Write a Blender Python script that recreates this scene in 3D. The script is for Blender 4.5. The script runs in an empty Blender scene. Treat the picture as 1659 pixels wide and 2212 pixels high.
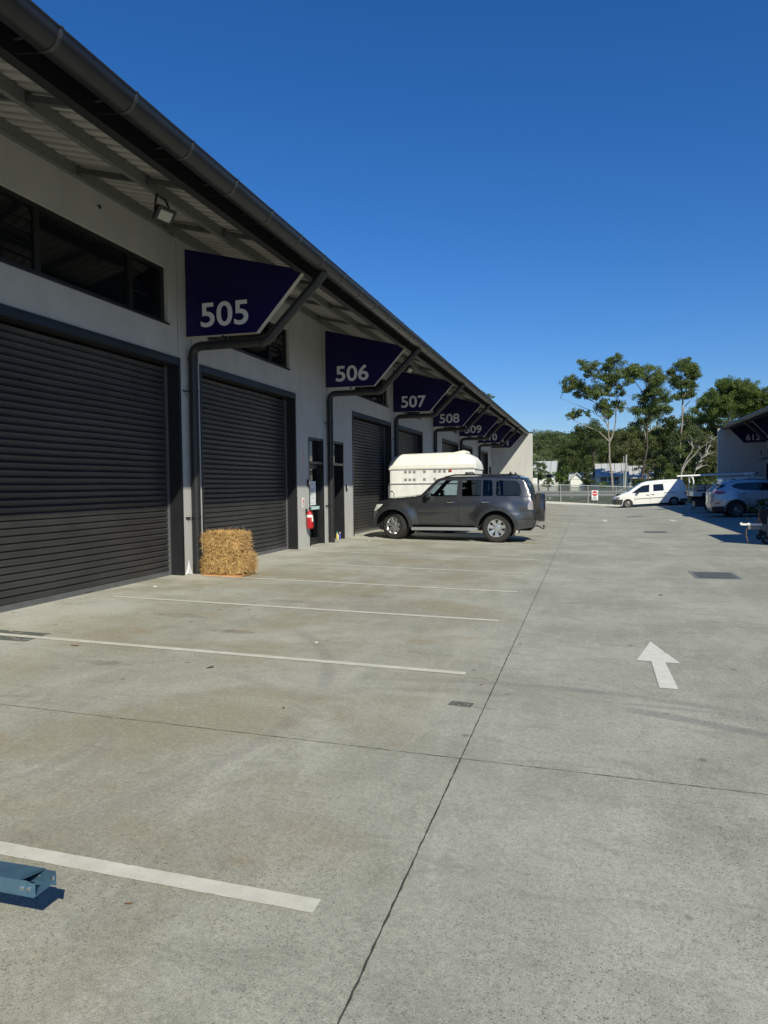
import bpy, bmesh, math, random
import numpy as np
from math import sin, cos, pi, radians, sqrt, atan2, exp, hypot
from mathutils import Vector, Matrix

random.seed(7); rng = np.random.default_rng(7)
SC = bpy.context.scene
COL = SC.collection

# ------------------------------------------------------------------ camera
F_PX, CAM_Z = 1540.0, 1.60
PITCH, YAW, ROLL = radians(2.146), radians(15.977), 0.0120
fwd = Vector((-sin(YAW)*cos(PITCH), cos(YAW)*cos(PITCH), -sin(PITCH)))
r0 = Vector((cos(YAW), sin(YAW), 0)); u0 = r0.cross(fwd)
rt = r0*cos(ROLL) - u0*sin(ROLL); up = r0*sin(ROLL) + u0*cos(ROLL)
cam_d = bpy.data.cameras.new('camera'); cam = bpy.data.objects.new('camera', cam_d); COL.objects.link(cam)
cam.matrix_world = Matrix(((rt.x, up.x, -fwd.x, 0), (rt.y, up.y, -fwd.y, 0), (rt.z, up.z, -fwd.z, CAM_Z), (0, 0, 0, 1)))
cam_d.sensor_fit = 'VERTICAL'; cam_d.sensor_height = 36; cam_d.lens = F_PX/2212*36
cam_d.clip_start = 0.05; cam_d.clip_end = 5000
SC.camera = cam

# ------------------------------------------------------------------ light
SUN_DIR = Vector((-0.745, 1.05, -1.0)).normalized()
ELEV = math.asin(-SUN_DIR.z); AZ = atan2(-SUN_DIR.x, -SUN_DIR.y)
w = bpy.data.worlds.new('World'); SC.world = w; w.use_nodes = True
nt = w.node_tree; bg = nt.nodes['Background']
sky = nt.nodes.new('ShaderNodeTexSky'); sky.sky_type = 'NISHITA'; sky.sun_disc = False
sky.sun_elevation = ELEV; sky.sun_rotation = AZ
sky.altitude = 50; sky.air_density = 1.25; sky.dust_density = 0.0; sky.ozone_density = 10.0
hs = nt.nodes.new('ShaderNodeHueSaturation'); hs.inputs['Saturation'].default_value = 1.15
nt.links.new(sky.outputs[0], hs.inputs['Color']); tn = nt.nodes.new('ShaderNodeMix'); tn.data_type = 'RGBA'; tn.blend_type = 'MULTIPLY'; tn.inputs[0].default_value = 1; tn.inputs[7].default_value = (1.0, .99, 1.15, 1)
nt.links.new(hs.outputs[0], tn.inputs[6]); nt.links.new(tn.outputs[2], bg.inputs[0]); bg.inputs[1].default_value = 0.088
sl = bpy.data.lights.new('sun', 'SUN'); sl.energy = 5.0; sl.angle = radians(0.53); sl.color = (1.0, 0.945, 0.77)
so = bpy.data.objects.new('sun', sl); COL.objects.link(so)
so.rotation_euler = SUN_DIR.to_track_quat('-Z', 'Y').to_euler(); so.location = (20, -30, 40)
SC.view_settings.view_transform = 'Standard'; SC.view_settings.look = 'None'
SC.view_settings.exposure = 0.11; SC.view_settings.gamma = 1.0

# ------------------------------------------------------------------ materials
MATS = {}
def mat(name, col, rough=0.6, metal=0.0, var=0.0, vscale=6.0, bump=0.0, bscale=40.0, coat=0.0, spec=0.5, col2=None, stretch=None, transl=0.0):
    if name in MATS: return MATS[name]
    m = bpy.data.materials.new(name); m.use_nodes = True; n = m.node_tree.nodes; l = m.node_tree.links
    b = n['Principled BSDF']; b.inputs['Roughness'].default_value = rough; b.inputs['Metallic'].default_value = metal
    b.inputs['Coat Weight'].default_value = coat; b.inputs['Coat Roughness'].default_value = 0.06
    b.inputs['Specular IOR Level'].default_value = spec
    c = (*col, 1); b.inputs['Base Color'].default_value = c
    tc = n.new('ShaderNodeTexCoord'); src = tc.outputs['Object']
    if stretch:
        mp = n.new('ShaderNodeMapping'); mp.inputs['Scale'].default_value = stretch
        l.new(src, mp.inputs[0]); src = mp.outputs[0]
    if var > 0 or col2:
        t = n.new('ShaderNodeTexNoise'); t.inputs['Scale'].default_value = vscale; t.inputs['Detail'].default_value = 6
        t.inputs['Roughness'].default_value = 0.65; l.new(src, t.inputs['Vector'])
        r = n.new('ShaderNodeValToRGB'); r.color_ramp.elements[0].position = 0.3; r.color_ramp.elements[1].position = 0.7
        c2 = col2 or tuple(min(1, x*(1+var)) for x in col); c1 = col if col2 else tuple(x*(1-var) for x in col)
        r.color_ramp.elements[0].color = (*c1, 1); r.color_ramp.elements[1].color = (*c2, 1)
        l.new(t.outputs['Fac'], r.inputs[0]); l.new(r.outputs[0], b.inputs['Base Color'])
    if bump > 0:
        t2 = n.new('ShaderNodeTexNoise'); t2.inputs['Scale'].default_value = bscale; t2.inputs['Detail'].default_value = 4
        l.new(src, t2.inputs['Vector'])
        bp = n.new('ShaderNodeBump'); bp.inputs['Strength'].default_value = bump; bp.inputs['Distance'].default_value = 0.02
        l.new(t2.outputs['Fac'], bp.inputs['Height']); l.new(bp.outputs[0], b.inputs['Normal'])
    MATS[name] = m; return m

def glass_mat(name, tint, transp, rough=0.02):
    if name in MATS: return MATS[name]
    m = bpy.data.materials.new(name); m.use_nodes = True; n = m.node_tree.nodes; l = m.node_tree.links
    n.remove(n['Principled BSDF']); out = n['Material Output']
    tr = n.new('ShaderNodeBsdfTransparent'); tr.inputs[0].default_value = (*[t*transp for t in tint], 1)
    gl = n.new('ShaderNodeBsdfGlossy'); gl.inputs['Roughness'].default_value = rough
    lw = n.new('ShaderNodeFresnel'); lw.inputs[0].default_value = 1.5
    mx = n.new('ShaderNodeMixShader'); l.new(lw.outputs[0], mx.inputs[0]); l.new(tr.outputs[0], mx.inputs[1]); l.new(gl.outputs[0], mx.inputs[2])
    l.new(mx.outputs[0], out.inputs[0]); MATS[name] = m; return m

# ------------------------------------------------------------------ mesh helpers
class MB:
    def __init__(s, tf=None): s.v = []; s.f = []; s.mi = []; s.tf = tf; s.cur = 0
    def add(s, vs, fs, flip=False):
        o = len(s.v); s.v += [tuple(p) for p in vs]
        for f in fs:
            f = [o+i for i in f]
            s.f.append(f[::-1] if flip else f); s.mi.append(s.cur)
        return s
    def box(s, x0, x1, y0, y1, z0, z1):
        x0, x1 = sorted((x0, x1)); y0, y1 = sorted((y0, y1)); z0, z1 = sorted((z0, z1))
        return s.add([(x0,y0,z0),(x1,y0,z0),(x1,y1,z0),(x0,y1,z0),(x0,y0,z1),(x1,y0,z1),(x1,y1,z1),(x0,y1,z1)],
                     [(0,3,2,1),(4,5,6,7),(0,1,5,4),(1,2,6,5),(2,3,7,6),(3,0,4,7)])
    def quad(s, a, b, c, d): return s.add([a,b,c,d], [(0,1,2,3)])
    def prism(s, poly, axis, a, b):
        """poly: 2D points; axis 'x','y','z' the extrusion axis"""
        def P(p, t): return {'x': (t, p[0], p[1]), 'y': (p[0], t, p[1]), 'z': (p[0], p[1], t)}[axis]
        n = len(poly); vs = [P(p, a) for p in poly] + [P(p, b) for p in poly]
        ar = sum(poly[i][0]*poly[(i+1)%n][1]-poly[(i+1)%n][0]*poly[i][1] for i in range(n))
        fs = [tuple(range(n))[::-1], tuple(range(n, 2*n))] + [(i, (i+1)%n, n+(i+1)%n, n+i) for i in range(n)]
        return s.add(vs, fs, flip=((ar < 0) ^ (b < a)) ^ (axis == 'y'))
    def tube(s, pts, r, seg=10, caps=True, sq=False):
        pts = [Vector(p) for p in pts]; n = len(pts); rs = r if isinstance(r, (list, tuple)) else [r]*n
        t0 = (pts[1]-pts[0]).normalized(); ref = Vector((0,0,1)) if abs(t0.z) < .9 else Vector((1,0,0))
        nx = t0.cross(ref).normalized(); rings = []
        for i, p in enumerate(pts):
            if i == 0: t = t0
            elif i == n-1: t = (pts[i]-pts[i-1]).normalized()
            else: t = ((pts[i]-pts[i-1]).normalized()+(pts[i+1]-pts[i]).normalized()).normalized()
            nx = (nx - t*nx.dot(t)).normalized(); ny = t.cross(nx)
            k = 1.0
            if 0 < i < n-1: k = 1/max(.5, t.dot((pts[i]-pts[i-1]).normalized()))**.5
            rings.append([p + (nx*cos(2*pi*j/seg+(pi/4 if sq else 0)) + ny*sin(2*pi*j/seg+(pi/4 if sq else 0)))*rs[i]*k for j in range(seg)])
        vs = [q for rg in rings for q in rg]
        fs = [(i*seg+j, i*seg+(j+1)%seg, (i+1)*seg+(j+1)%seg, (i+1)*seg+j) for i in range(n-1) for j in range(seg)]
        if caps: fs += [tuple(range(seg))[::-1], tuple((n-1)*seg+j for j in range(seg))]
        return s.add(vs, fs)
    def lathe(s, prof, c, axis='z', seg=24, a0=0, a1=2*pi):
        """prof: (radius, height along axis)"""
        full = abs(a1-a0-2*pi) < 1e-6; m = seg if full else seg+1; vs = []
        for r, h in prof:
            for j in range(m):
                a = a0+(a1-a0)*j/seg; p, q = r*cos(a), r*sin(a)
                d = {'z': (p, q, h), 'y': (q, h, p), 'x': (h, p, q)}[axis]
                vs.append((c[0]+d[0], c[1]+d[1], c[2]+d[2]))
        fs = []
        for i in range(len(prof)-1):
            for j in range(seg):
                k = (j+1) % m
                fs.append((i*m+j, i*m+k, (i+1)*m+k, (i+1)*m+j))
        return s.add(vs, fs)
    def cyl(s, a, b, r, seg=16): return s.tube([a, b], r, seg)
    def build(s, name, mats, parent=None, smooth=False, bevel=0.0, base=None, rotz=0):
        me = bpy.data.meshes.new(name); v = s.v
        if s.tf: v = [s.tf(p) for p in v]
        if parent is not None:
            L = parent.get('_b', (0,0,0)); v = [(p[0]-L[0], p[1]-L[1], p[2]-L[2]) for p in v]
        elif base is not None: v = [(p[0]-base[0], p[1]-base[1], p[2]-base[2]) for p in v]
        f = [q[::-1] for q in s.f] if s.tf else s.f
        me.from_pydata(v, [], f); me.update()
        if not isinstance(mats, (list, tuple)): mats = [mats]
        for m in mats: me.materials.append(m)
        if len(mats) > 1: me.polygons.foreach_set('material_index', s.mi)
        return link(me, name, parent, smooth, bevel, base)
def link(me, name, parent=None, smooth=False, bevel=0.0, base=None):
    o = bpy.data.objects.new(name, me); COL.objects.link(o)
    if parent is not None: o.parent = parent; o['_b'] = parent.get('_b', (0,0,0))
    elif base is not None: o.location = base; o['_b'] = base
    if smooth:
        me.polygons.foreach_set('use_smooth', [True]*len(me.polygons))
        try: me.set_sharp_from_angle(angle=radians(smooth if smooth is not True else 40))
        except Exception: pass
    if bevel:
        md = o.modifiers.new('bevel', 'BEVEL'); md.width = bevel; md.segments = 2; md.limit_method = 'ANGLE'; md.angle_limit = radians(40)
    return o
def thing(name, label, cat, base=(0,0,0), group=None):
    o = bpy.data.objects.new(name, None); COL.objects.link(o); o.location = base; o['_b'] = base
    o.empty_display_size = .2
    return tag(o, label, cat, group)
def tag(o, label=None, cat=None, group=None, kind=None):
    if label: o['label'] = label
    if cat: o['category'] = cat
    if group: o['group'] = group
    if kind: o['kind'] = kind
    return o
def copy_tree(o, parent=None, move=(0,0,0)):
    c = o.copy(); COL.objects.link(c); c.parent = parent
    if parent is None: c.location = Vector(o.location)+Vector(move)
    for ch in list(o.children): copy_tree(ch, c)
    return c
def text_mesh(s, size, extrude=0.004, offset=0.0, xs=1.0, name='number'):
    cu = bpy.data.curves.new(name, 'FONT'); cu.body = s; cu.size = size; cu.extrude = extrude; cu.offset = offset; cu.resolution_u = 6
    o = bpy.data.objects.new(name, cu); COL.objects.link(o); bpy.context.view_layer.update()
    me = bpy.data.meshes.new_from_object(o.evaluated_get(bpy.context.evaluated_depsgraph_get()))
    bpy.data.objects.remove(o); bpy.data.curves.remove(cu); me.name = name
    return me
def text_on(s, name, m, parent, x0, x1, z0, z1, y, offset=0.0, face='-y', depth=.004):
    """flat lettering standing on a wall; fitted to the box x0..x1, z0..z1 (horizontal along +x for '-y', along +y for '+x')"""
    me = text_mesh(s, 1.0, 0.0, offset, name=name); n = len(me.vertices)
    co = np.empty(n*3, dtype=np.float32); me.vertices.foreach_get('co', co); co = co.reshape(-1, 3)
    a, b = co.min(0), co.max(0); q = (co-a)/np.maximum(b-a, 1e-6)
    L = parent.get('_b', (0,0,0)); out = np.empty_like(co)
    h = x0+(x1-x0)*q[:,0]; z = z0+(z1-z0)*q[:,1]
    if face == '-y': out[:,0] = h-L[0]; out[:,1] = y-depth-L[1]
    elif face == '+x': out[:,1] = h-L[1]; out[:,0] = y+depth-L[0]
    out[:,2] = z-L[2]
    me.vertices.foreach_set('co', out.ravel()); me.materials.clear(); me.materials.append(m); me.update()
    return link(me, name, parent)
def sm(a, b, x):
    t = min(1, max(0, (x-a)/(b-a))); return t*t*(3-2*t)
def at(px, py, Y):
    """a point of the world at depth Y along the building, measured from the photograph"""
    d = rt*(px-829.5) - up*(py-1106) + fwd*F_PX
    t = Y/d.y; return Vector((d.x*t, Y, CAM_Z+d.z*t))

# ------------------------------------------------------------------ ground
K, XV = 0.0235, 2.10
def gz(x, y=0):
    z = -K*x if x < XV else -K*XV + K*(x-XV)
    if x < -6.55: z = K*6.55
    s = sm(34, 52, y)
    z += s*(0.06*sm(-1, -4, x) - 0.09*exp(-((x-2.2)/1.6)**2))
    return z
def ground_material():
    m = bpy.data.materials.new('concrete_paving'); m.use_nodes = True; n = m.node_tree.nodes; l = m.node_tree.links
    b = n['Principled BSDF']; b.inputs['Roughness'].default_value = 0.85; b.inputs['Specular IOR Level'].default_value = 0.25
    tc = n.new('ShaderNodeTexCoord'); P = tc.outputs['Object']
    sx = n.new('ShaderNodeSeparateXYZ'); l.new(P, sx.inputs[0]); X, Y = sx.outputs[0], sx.outputs[1]
    def M(op, a, c=None, d=None):
        q = n.new('ShaderNodeMath'); q.operation = op
        for i, k in enumerate((a, c, d)):
            if k is None: continue
            if isinstance(k, (int, float)): q.inputs[i].default_value = k
            else: l.new(k, q.inputs[i])
        return q.outputs[0]
    def noise(scale, detail=5, rough=.6, st=None, dist=0):
        t = n.new('ShaderNodeTexNoise'); t.inputs['Scale'].default_value = scale; t.inputs['Detail'].default_value = detail
        t.inputs['Roughness'].default_value = rough; t.inputs['Distortion'].default_value = dist
        if st:
            mp = n.new('ShaderNodeMapping'); mp.inputs['Scale'].default_value = st; mp.inputs['Location'].default_value = (3.1, 7.7, 0); l.new(P, mp.inputs[0]); l.new(mp.outputs[0], t.inputs['Vector'])
        else: l.new(P, t.inputs['Vector'])
        return t.outputs['Fac']
    def ramp(f, a, c):
        q = n.new('ShaderNodeMapRange'); q.interpolation_type = 'SMOOTHSTEP'; l.new(f, q.inputs[0]); q.inputs[1].default_value = a; q.inputs[2].default_value = c
        return q.outputs[0]
    def mixc(f, a, c, mode='MIX'):
        q = n.new('ShaderNodeMix'); q.data_type = 'RGBA'; q.blend_type = mode
        if isinstance(f, (int, float)): q.inputs[0].default_value = f
        else: l.new(f, q.inputs[0])
        for i, k in ((6, a), (7, c)):
            if isinstance(k, tuple): q.inputs[i].default_value = (*k, 1)
            else: l.new(k, q.inputs[i])
        return q.outputs[2]
    col = mixc(ramp(noise(.55, 7, .62), .34, .68), (.306, .303, .250), (.407, .403, .337))
    col = mixc(M('MULTIPLY', ramp(noise(2.3, 8, .7, (1, .35, 1)), .42, .75), .45), col, (.49, .48, .41))
    col = mixc(M('MULTIPLY', ramp(noise(3.2, 6, .65, (.55, 1, 1), 1.6), .46, .68), .44), col, (.24, .24, .193))
    col = mixc(M('MULTIPLY', ramp(noise(5.5, 5, .6, (1, .2, 1), .5), .52, .70), .26), col, (.49, .485, .41))
    # bays: brown dirt, paler near the doors
    bay = ramp(X, -.6, -1.5)
    st = M('MULTIPLY', M('MULTIPLY', ramp(noise(.62, 6, .62, (1, 1.25, 1), .4), .43, .66), bay), .76)
    col = mixc(st, col, (.295, .268, .185))
    st2 = M('MULTIPLY', M('MULTIPLY', ramp(noise(1.7, 5, .6, (1, 1.6, 1)), .60, .74), bay), .5)
    col = mixc(st2, col, (.29, .215, .115))
    pale = M('MULTIPLY', ramp(X, -4.2, -6.2), ramp(noise(.9, 5), .35, .6))
    col = mixc(M('MULTIPLY', pale, .7), col, (.52, .515, .465))
    # dark scuffs and tyre arcs
    col = mixc(M('MULTIPLY', ramp(noise(1.3, 6, .7, (1, 2.2, 1), .8), .61, .78), .40), col, (.19, .19, .175))
    def ring(cx, cy, r, wd, amt, prev, a0=None):
        dx = M('SUBTRACT', X, cx); dy = M('SUBTRACT', Y, cy)
        d = M('SQRT', M('ADD', M('MULTIPLY', dx, dx), M('MULTIPLY', dy, dy)))
        e = M('ABSOLUTE', M('SUBTRACT', d, r))
        f = M('MULTIPLY', ramp(e, wd, wd*.3), ramp(noise(1.1, 4, .6), .38, .62))
        if a0: f = M('MULTIPLY', f, M('MULTIPLY', ramp(X, a0[0], a0[0]+.5), ramp(X, a0[1]+.5, a0[1])))
        return mixc(M('MULTIPLY', f, amt), prev, (.17, .17, .168))
    for a in ((-.6, 1.3, 4.05, .10, .5, (-1.6, 1.6)), (-.35, .9, 4.75, .08, .48, (-1.9, 2.4)), (.3, .2, 5.2, .05, .35, (-.8, 2.6)), (2.6, 1.0, 3.2, .10, .35, (.2, 3)), (-3.6, 3.4, .75, .05, .25, (-4.6, -2.8)),
              (-3.75, 3.2, 1.05, .05, .22, (-4.8, -2.6)), (-3.5, 3.0, 1.35, .06, .2, (-5, -2.3)), (.2, 8.6, 1.25, .08, .3, (-1.1, .2)), (4.2, 3.6, 3.1, .12, .4, (.9, 4)), (-5.5, 4.4, 3.6, .09, .3, (-3.2, -1.2))):
        col = ring(*a[:5], col, a[5])
    # exposed grit
    vo = n.new('ShaderNodeTexVoronoi'); vo.inputs['Scale'].default_value = 70; l.new(P, vo.inputs['Vector'])
    g1 = M('MULTIPLY', ramp(vo.outputs['Distance'], .36, .20), ramp(noise(45, 2), .42, .54))
    grit = M('MULTIPLY', M('MULTIPLY', g1, M('MAXIMUM', M('MULTIPLY', ramp(Y, 5.5, 1.5), .75), ramp(X, -1.2, 1.2))), ramp(noise(.8, 4), .25, .55))
    col = mixc(M('MULTIPLY', grit, .9), col, (.085, .082, .074))
    fine = ramp(noise(190, 3, .7), .36, .66)
    col = mixc(.55, col, mixc(fine, (.55, .55, .55), (1.28, 1.28, 1.28)), 'MULTIPLY')
    mid = ramp(noise(38, 4, .7), .36, .66)
    col = mixc(.38, col, mixc(mid, (.72, .72, .72), (1.22, 1.22, 1.22)), 'MULTIPLY')
    vs = n.new('ShaderNodeTexVoronoi'); vs.inputs['Scale'].default_value = 2.1; l.new(P, vs.inputs['Vector'])
    col = mixc(M('MULTIPLY', ramp(vs.outputs['Distance'], .075, .035), .6), col, (.10, .098, .092))
    l.new(col, b.inputs['Base Color'])
    bp = n.new('ShaderNodeBump'); bp.inputs['Strength'].default_value = .35; bp.inputs['Distance'].default_value = .006
    l.new(noise(140, 5, .7), bp.inputs['Height']); l.new(bp.outputs[0], b.inputs['Normal'])
    return m
def sheet(name, xs, ys, zf, m, parent=None, base=None):
    q = MB(); nx = len(xs)
    q.add([(x, y, zf(x, y)) for y in ys for x in xs], [(j*nx+i, j*nx+i+1, (j+1)*nx+i+1, (j+1)*nx+i) for j in range(len(ys)-1) for i in range(nx-1)])
    return q.build(name, m, parent, smooth=True, base=base)
KERB_Y = 54.3
xs = [-16, -8, -6.9, -6.55] + [-6+.5*i for i in range(16)] + [XV] + [2.5+.5*i for i in range(17)] + [11.2, 16]
ys = [-14+2*i for i in range(24)] + [34+1.0*i for i in range(20)] + [KERB_Y]
paving = tag(sheet('paving', xs, ys, gz, ground_material()), 'weathered grey concrete paving of the car park', 'paving', kind='structure')
M_JOINT = mat('joint_sealant', (.045, .043, .04), .9)
def strip_on_ground(name, pts, wd, m, lift=.004, wob=0.0):
    """a thin painted or sealed strip following the paving"""
    q = MB(); L = []; n = len(pts)
    for i, p in enumerate(pts):
        a = Vector(pts[max(0, i-1)]); b = Vector(pts[min(n-1, i+1)]); t = (b-a).normalized(); s = Vector((-t.y, t.x))
        h = wd/2*(1+random.uniform(-wob, wob)); o = random.uniform(-wob, wob)*wd*.6
        L.append([(p[0]+s.x*(k*h+o), p[1]+s.y*(k*h+o)) for k in (1, -1)])
    q.add([(x, y, gz(x, y)+lift) for r in L for (x, y) in r], [(2*i, 2*i+1, 2*i+3, 2*i+2) for i in range(n-1)])
    return q.build(name, m, paving)
def lin(a, b, n): return [(a[0]+(b[0]-a[0])*i/(n-1), a[1]+(b[1]-a[1])*i/(n-1)) for i in range(n)]
strip_on_ground('expansion_joint', lin((-.71, -12), (-.70, KERB_Y-.1), 1800), .0065, M_JOINT, .003, .45)
for yy in (4.02, 16.2, 28.4, 40.6):
    strip_on_ground('expansion_joint', lin((-6.3, yy), (11, yy), 700), .0038, M_JOINT, .0035, .5)
def paint_material(name, wear):
    m = mat(name, (.47, .46, .39), .7, var=.0, bump=.15, bscale=120, col2=(.61, .60, .52), vscale=9)
    n = m.node_tree.nodes; l = m.node_tree.links; b = n['Principled BSDF']; src = b.inputs['Base Color'].links[0].from_socket
    tc = n.new('ShaderNodeTexCoord'); t = n.new('ShaderNodeTexNoise'); t.inputs['Scale'].default_value = 34; t.inputs['Detail'].default_value = 8; t.inputs['Roughness'].default_value = .75; l.new(tc.outputs['Object'], t.inputs['Vector'])
    r = n.new('ShaderNodeMapRange'); l.new(t.outputs['Fac'], r.inputs[0]); r.inputs[1].default_value = .60; r.inputs[2].default_value = .70
    mx = n.new('ShaderNodeMix'); mx.data_type = 'RGBA'; l.new(r.outputs[0], mx.inputs[0]); l.new(src, mx.inputs[6]); mx.inputs[7].default_value = (.34, .33, .28, 1); l.new(mx.outputs[2], b.inputs['Base Color'])
    return m
M_LINE = paint_material('worn_line_paint', .3)
M_ARROW = mat('arrow_paint', (.55, .55, .48), .75, col2=(.67, .66, .59), vscale=14, bump=.2, bscale=130)
for yy, xl in ((2.44, -6.2), (5.84, -6.1), (8.2, -6.15), (10.45, -6.1), (12.65, -6.2), (14.95, -6.1), (18.46, -6.2), (20.6, -6.2), (22.63, -6.2), (24.8, -6.2), (27.5, -6.2), (31.2, -6.2), (33.2, -6.2), (35.2, -6.2), (37.9, -6.2), (40.3, -6.2), (43, -6.2)):
    strip_on_ground('parking_line', lin((xl, yy-.01), (-.97 - random.uniform(0, .03), yy), 160), .10 if yy > 16 else .088, M_LINE, .004, .025)
def arrow(cx, cy, L, W, flip=1):
    q = MB(); sh = [(-.072*W/.38, 0), (.072*W/.38, 0), (.06*W/.38, L*.5), (W/2, L*.5), (0, L), (-W/2, L*.5), (-.06*W/.38, L*.5)]
    pts = [(cx+x, cy+flip*y) for x, y in sh]
    q.add([(x, y, gz(x, y)+.004) for x, y in pts], [(0, 1, 2, 3, 4, 5, 6)], flip=flip < 0)
    return q.build('painted_arrow', M_ARROW, paving)
arrow(.605, 5.90, 1.72, .37); arrow(.70, 31.0, 1.5, .36); arrow(3.40, 32.6, 1.5, .36, -1)
# ------------------------------------------------------------------ warehouses
M_WALL = mat('painted_tilt_up_concrete', (.375, .378, .362), .85, bump=.25, bscale=60, col2=(.45, .452, .435), vscale=1.6, stretch=(1, 1.4, .7))
M_FIN = mat('pale_painted_concrete', (.42, .417, .395), .85, bump=.2, bscale=50, col2=(.52, .515, .49), vscale=1.3, stretch=(1.5, 1, .5))
M_DARK = mat('charcoal_powder_coat', (.012, .013, .015), .45, var=.25, vscale=3)
M_CURT = mat('charcoal_roller_steel', (.029, .029, .029), .40, col2=(.052, .051, .050), vscale=1.6, stretch=(1, .7, 1.2), bump=.06, bscale=9, spec=.40)
M_GUIDE = mat('grey_guide_steel', (.14, .145, .15), .45, .3)
M_RAIL = mat('bottom_rail_aluminium', (.14, .145, .15), .45, .3, var=.2)
M_GALV = mat('galvanised_steel', (.13, .134, .128), .55, .25, col2=(.21, .214, .204), vscale=22, bump=.05)
M_SOFF = mat('zinc_roof_sheet', (.33, .327, .30), .6, .1, col2=(.47, .46, .43), vscale=3.5, stretch=(.5, 3, 1))
M_GUT = mat('gutter_charcoal', (.016, .017, .018), .38, .15, var=.25, vscale=4)
M_PIPE = mat('downpipe_charcoal', (.015, .016, .017), .45, var=.2, vscale=5)
M_WIN = mat('dark_window_glass', (.006, .008, .009), .06, spec=.5)
M_VOID = mat('interior_shade_black', (.02, .02, .02), .9)  # near-black inner walls carry the shade of the unlit rooms in their colour
M_SIGNF = mat('navy_sign_face', (.0024, .0008, .055), .32, var=.06, vscale=2)
M_SIGNE = mat('sign_edge_cream', (.52, .49, .42), .6, var=.15)
M_NUM = mat('sign_number_grey_white', (.62, .63, .64), .5)
M_WHITE = mat('white_plastic', (.78, .78, .76), .5)
M_BLACK = mat('black_plastic', (.012, .012, .013), .45)
M_RED = mat('red_enamel', (.40, .010, .013), .35, coat=.3)
M_CHROME = mat('chrome', (.75, .75, .76), .12, 1.0)
M_RUB = mat('rubber_black', (.018, .018, .018), .8, var=.3, vscale=30)

XW, ZR0, SL = -6.43, 5.67, 0.2535           # wall plane, underside of purlins at the wall, roof slope
def zp(x): return ZR0 - SL*(x-XW)           # underside of purlins
def zroof(x): return zp(x) + .15            # underside of sheets

def arc_slats(z0, z1, pitch=.0905):
    pr = [(-.016, 0.0), (-.014, .05), (.010, .11), (.012, .36), (.015, .60), (.018, .66), (.015, .72), (-.008, .90)]
    out = []; n = int(round((z1-z0)/pitch)); p = (z1-z0)/n
    for i in range(n):
        out += [(dx, z0+(i+t)*p) for dx, t in pr]
    out.append((-.016, z1)); return out

def roller_door(root, tf, y0, y1, z0=.15):
    d = thing_part('roller_door', root)
    q = MB(tf); pr = arc_slats(z0+.075, 3.585); xc = XW-.24; ny = 14; vs = []
    for j in range(ny+1):
        y = y0+.05+(y1-y0-.10)*j/ny
        vs += [(xc+dx+.0015*sin(j*1.7+z*.8), y, z+.0018*sin(j*.9)) for dx, z in pr]
    m = len(pr)
    q.add(vs, [(j*m+i, (j+1)*m+i, (j+1)*m+i+1, j*m+i+1) for j in range(ny) for i in range(m-1)])
    q.build('door_curtain', M_CURT, d, smooth=25)
    q = MB(tf)                                   # jamb linings and head with a narrow flange on the wall
    for a, s in ((y0, 1), (y1, -1)):
        q.box(XW-.30, XW+.012, a, a+s*.022, .0, 3.69); q.box(XW+.002, XW+.014, a-s*.03, a, .0, 3.69)
        q.box(XW-.295, XW+.008, a+s*.024, a+s*.05, .0, 3.58) if False else None
    q.box(XW-.30, XW+.011, y0+.023, y1-.023, 3.60, 3.69); q.box(XW+.003, XW+.016, y0-.03, y1+.03, 3.692, 3.72)
    q.build('door_frame', M_DARK, d)
    q = MB(tf)
    for a, s in ((y0+.024, 1), (y1-.024, -1)): q.box(XW-.275, XW-.205, a, a+s*.035, z0-.1, 3.59)
    q.build('guide_rail', M_GUIDE, d)
    q = MB(tf); q.box(xc-.02, xc+.022, y0+.06, y1-.06, z0+.004, z0+.078); q.box(xc+.022, xc+.034, (y0+y1)/2-.07, (y0+y1)/2+.07, z0+.03, z0+.065)
    q.build('bottom_rail', M_RAIL, d)
    return d

def thing_part(name, root):
    o = bpy.data.objects.new(name, None); COL.objects.link(o); o.parent = root; o['_b'] = root.get('_b', (0,0,0)); o.empty_display_size = .1
    return o

def window(root, tf, y0, y1, z0=4.22, z1=5.10):
    d = thing_part('highlight_window', root)
    q = MB(tf); x0, x1 = XW-.13, XW-.06
    m1, m2 = y0+.86, y1-.86
    q.box(x0, x1, y0, y1, z0, z0+.06); q.box(x0, x1, y0, y1, z1-.06, z1)
    for a in (y0, m1-.05, m2-.05, y1-.1): q.box(x0, x1-.002, a, a+.1, z0+.06, z1-.06)
    q.box(XW-.14, XW+.03, y0-.01, y1+.01, z0-.025, z0-.001)
    q.build('window_frame', mat('window_frame_black', (.009, .010, .011), .45), d)
    q = MB(tf); q.box(x0+.02, x0+.03, m1+.05, m2-.05, z0+.06, z1-.06); q.build('fixed_pane', M_WIN, d)
    for a, b in ((y0+.1, m1-.05), (m2+.05, y1-.1)):
        q = MB(tf); n = 5
        for i in range(n):
            z = z0+.06+(z1-z0-.12)*i/n; h = (z1-z0-.12)/n
            q.add([(x1-.02, a, z-.03), (x1-.02, b, z-.03), (x1-.045, b, z+h+.012), (x1-.045, a, z+h+.012), (x1-.014, a, z-.027), (x1-.014, b, z-.027), (x1-.039, b, z+h+.016), (x1-.039, a, z+h+.016)],
                  [(0,1,2,3), (7,6,5,4), (0,4,5,1)])
        q.build('louvre_blades', M_WIN, d)
    return d

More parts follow.
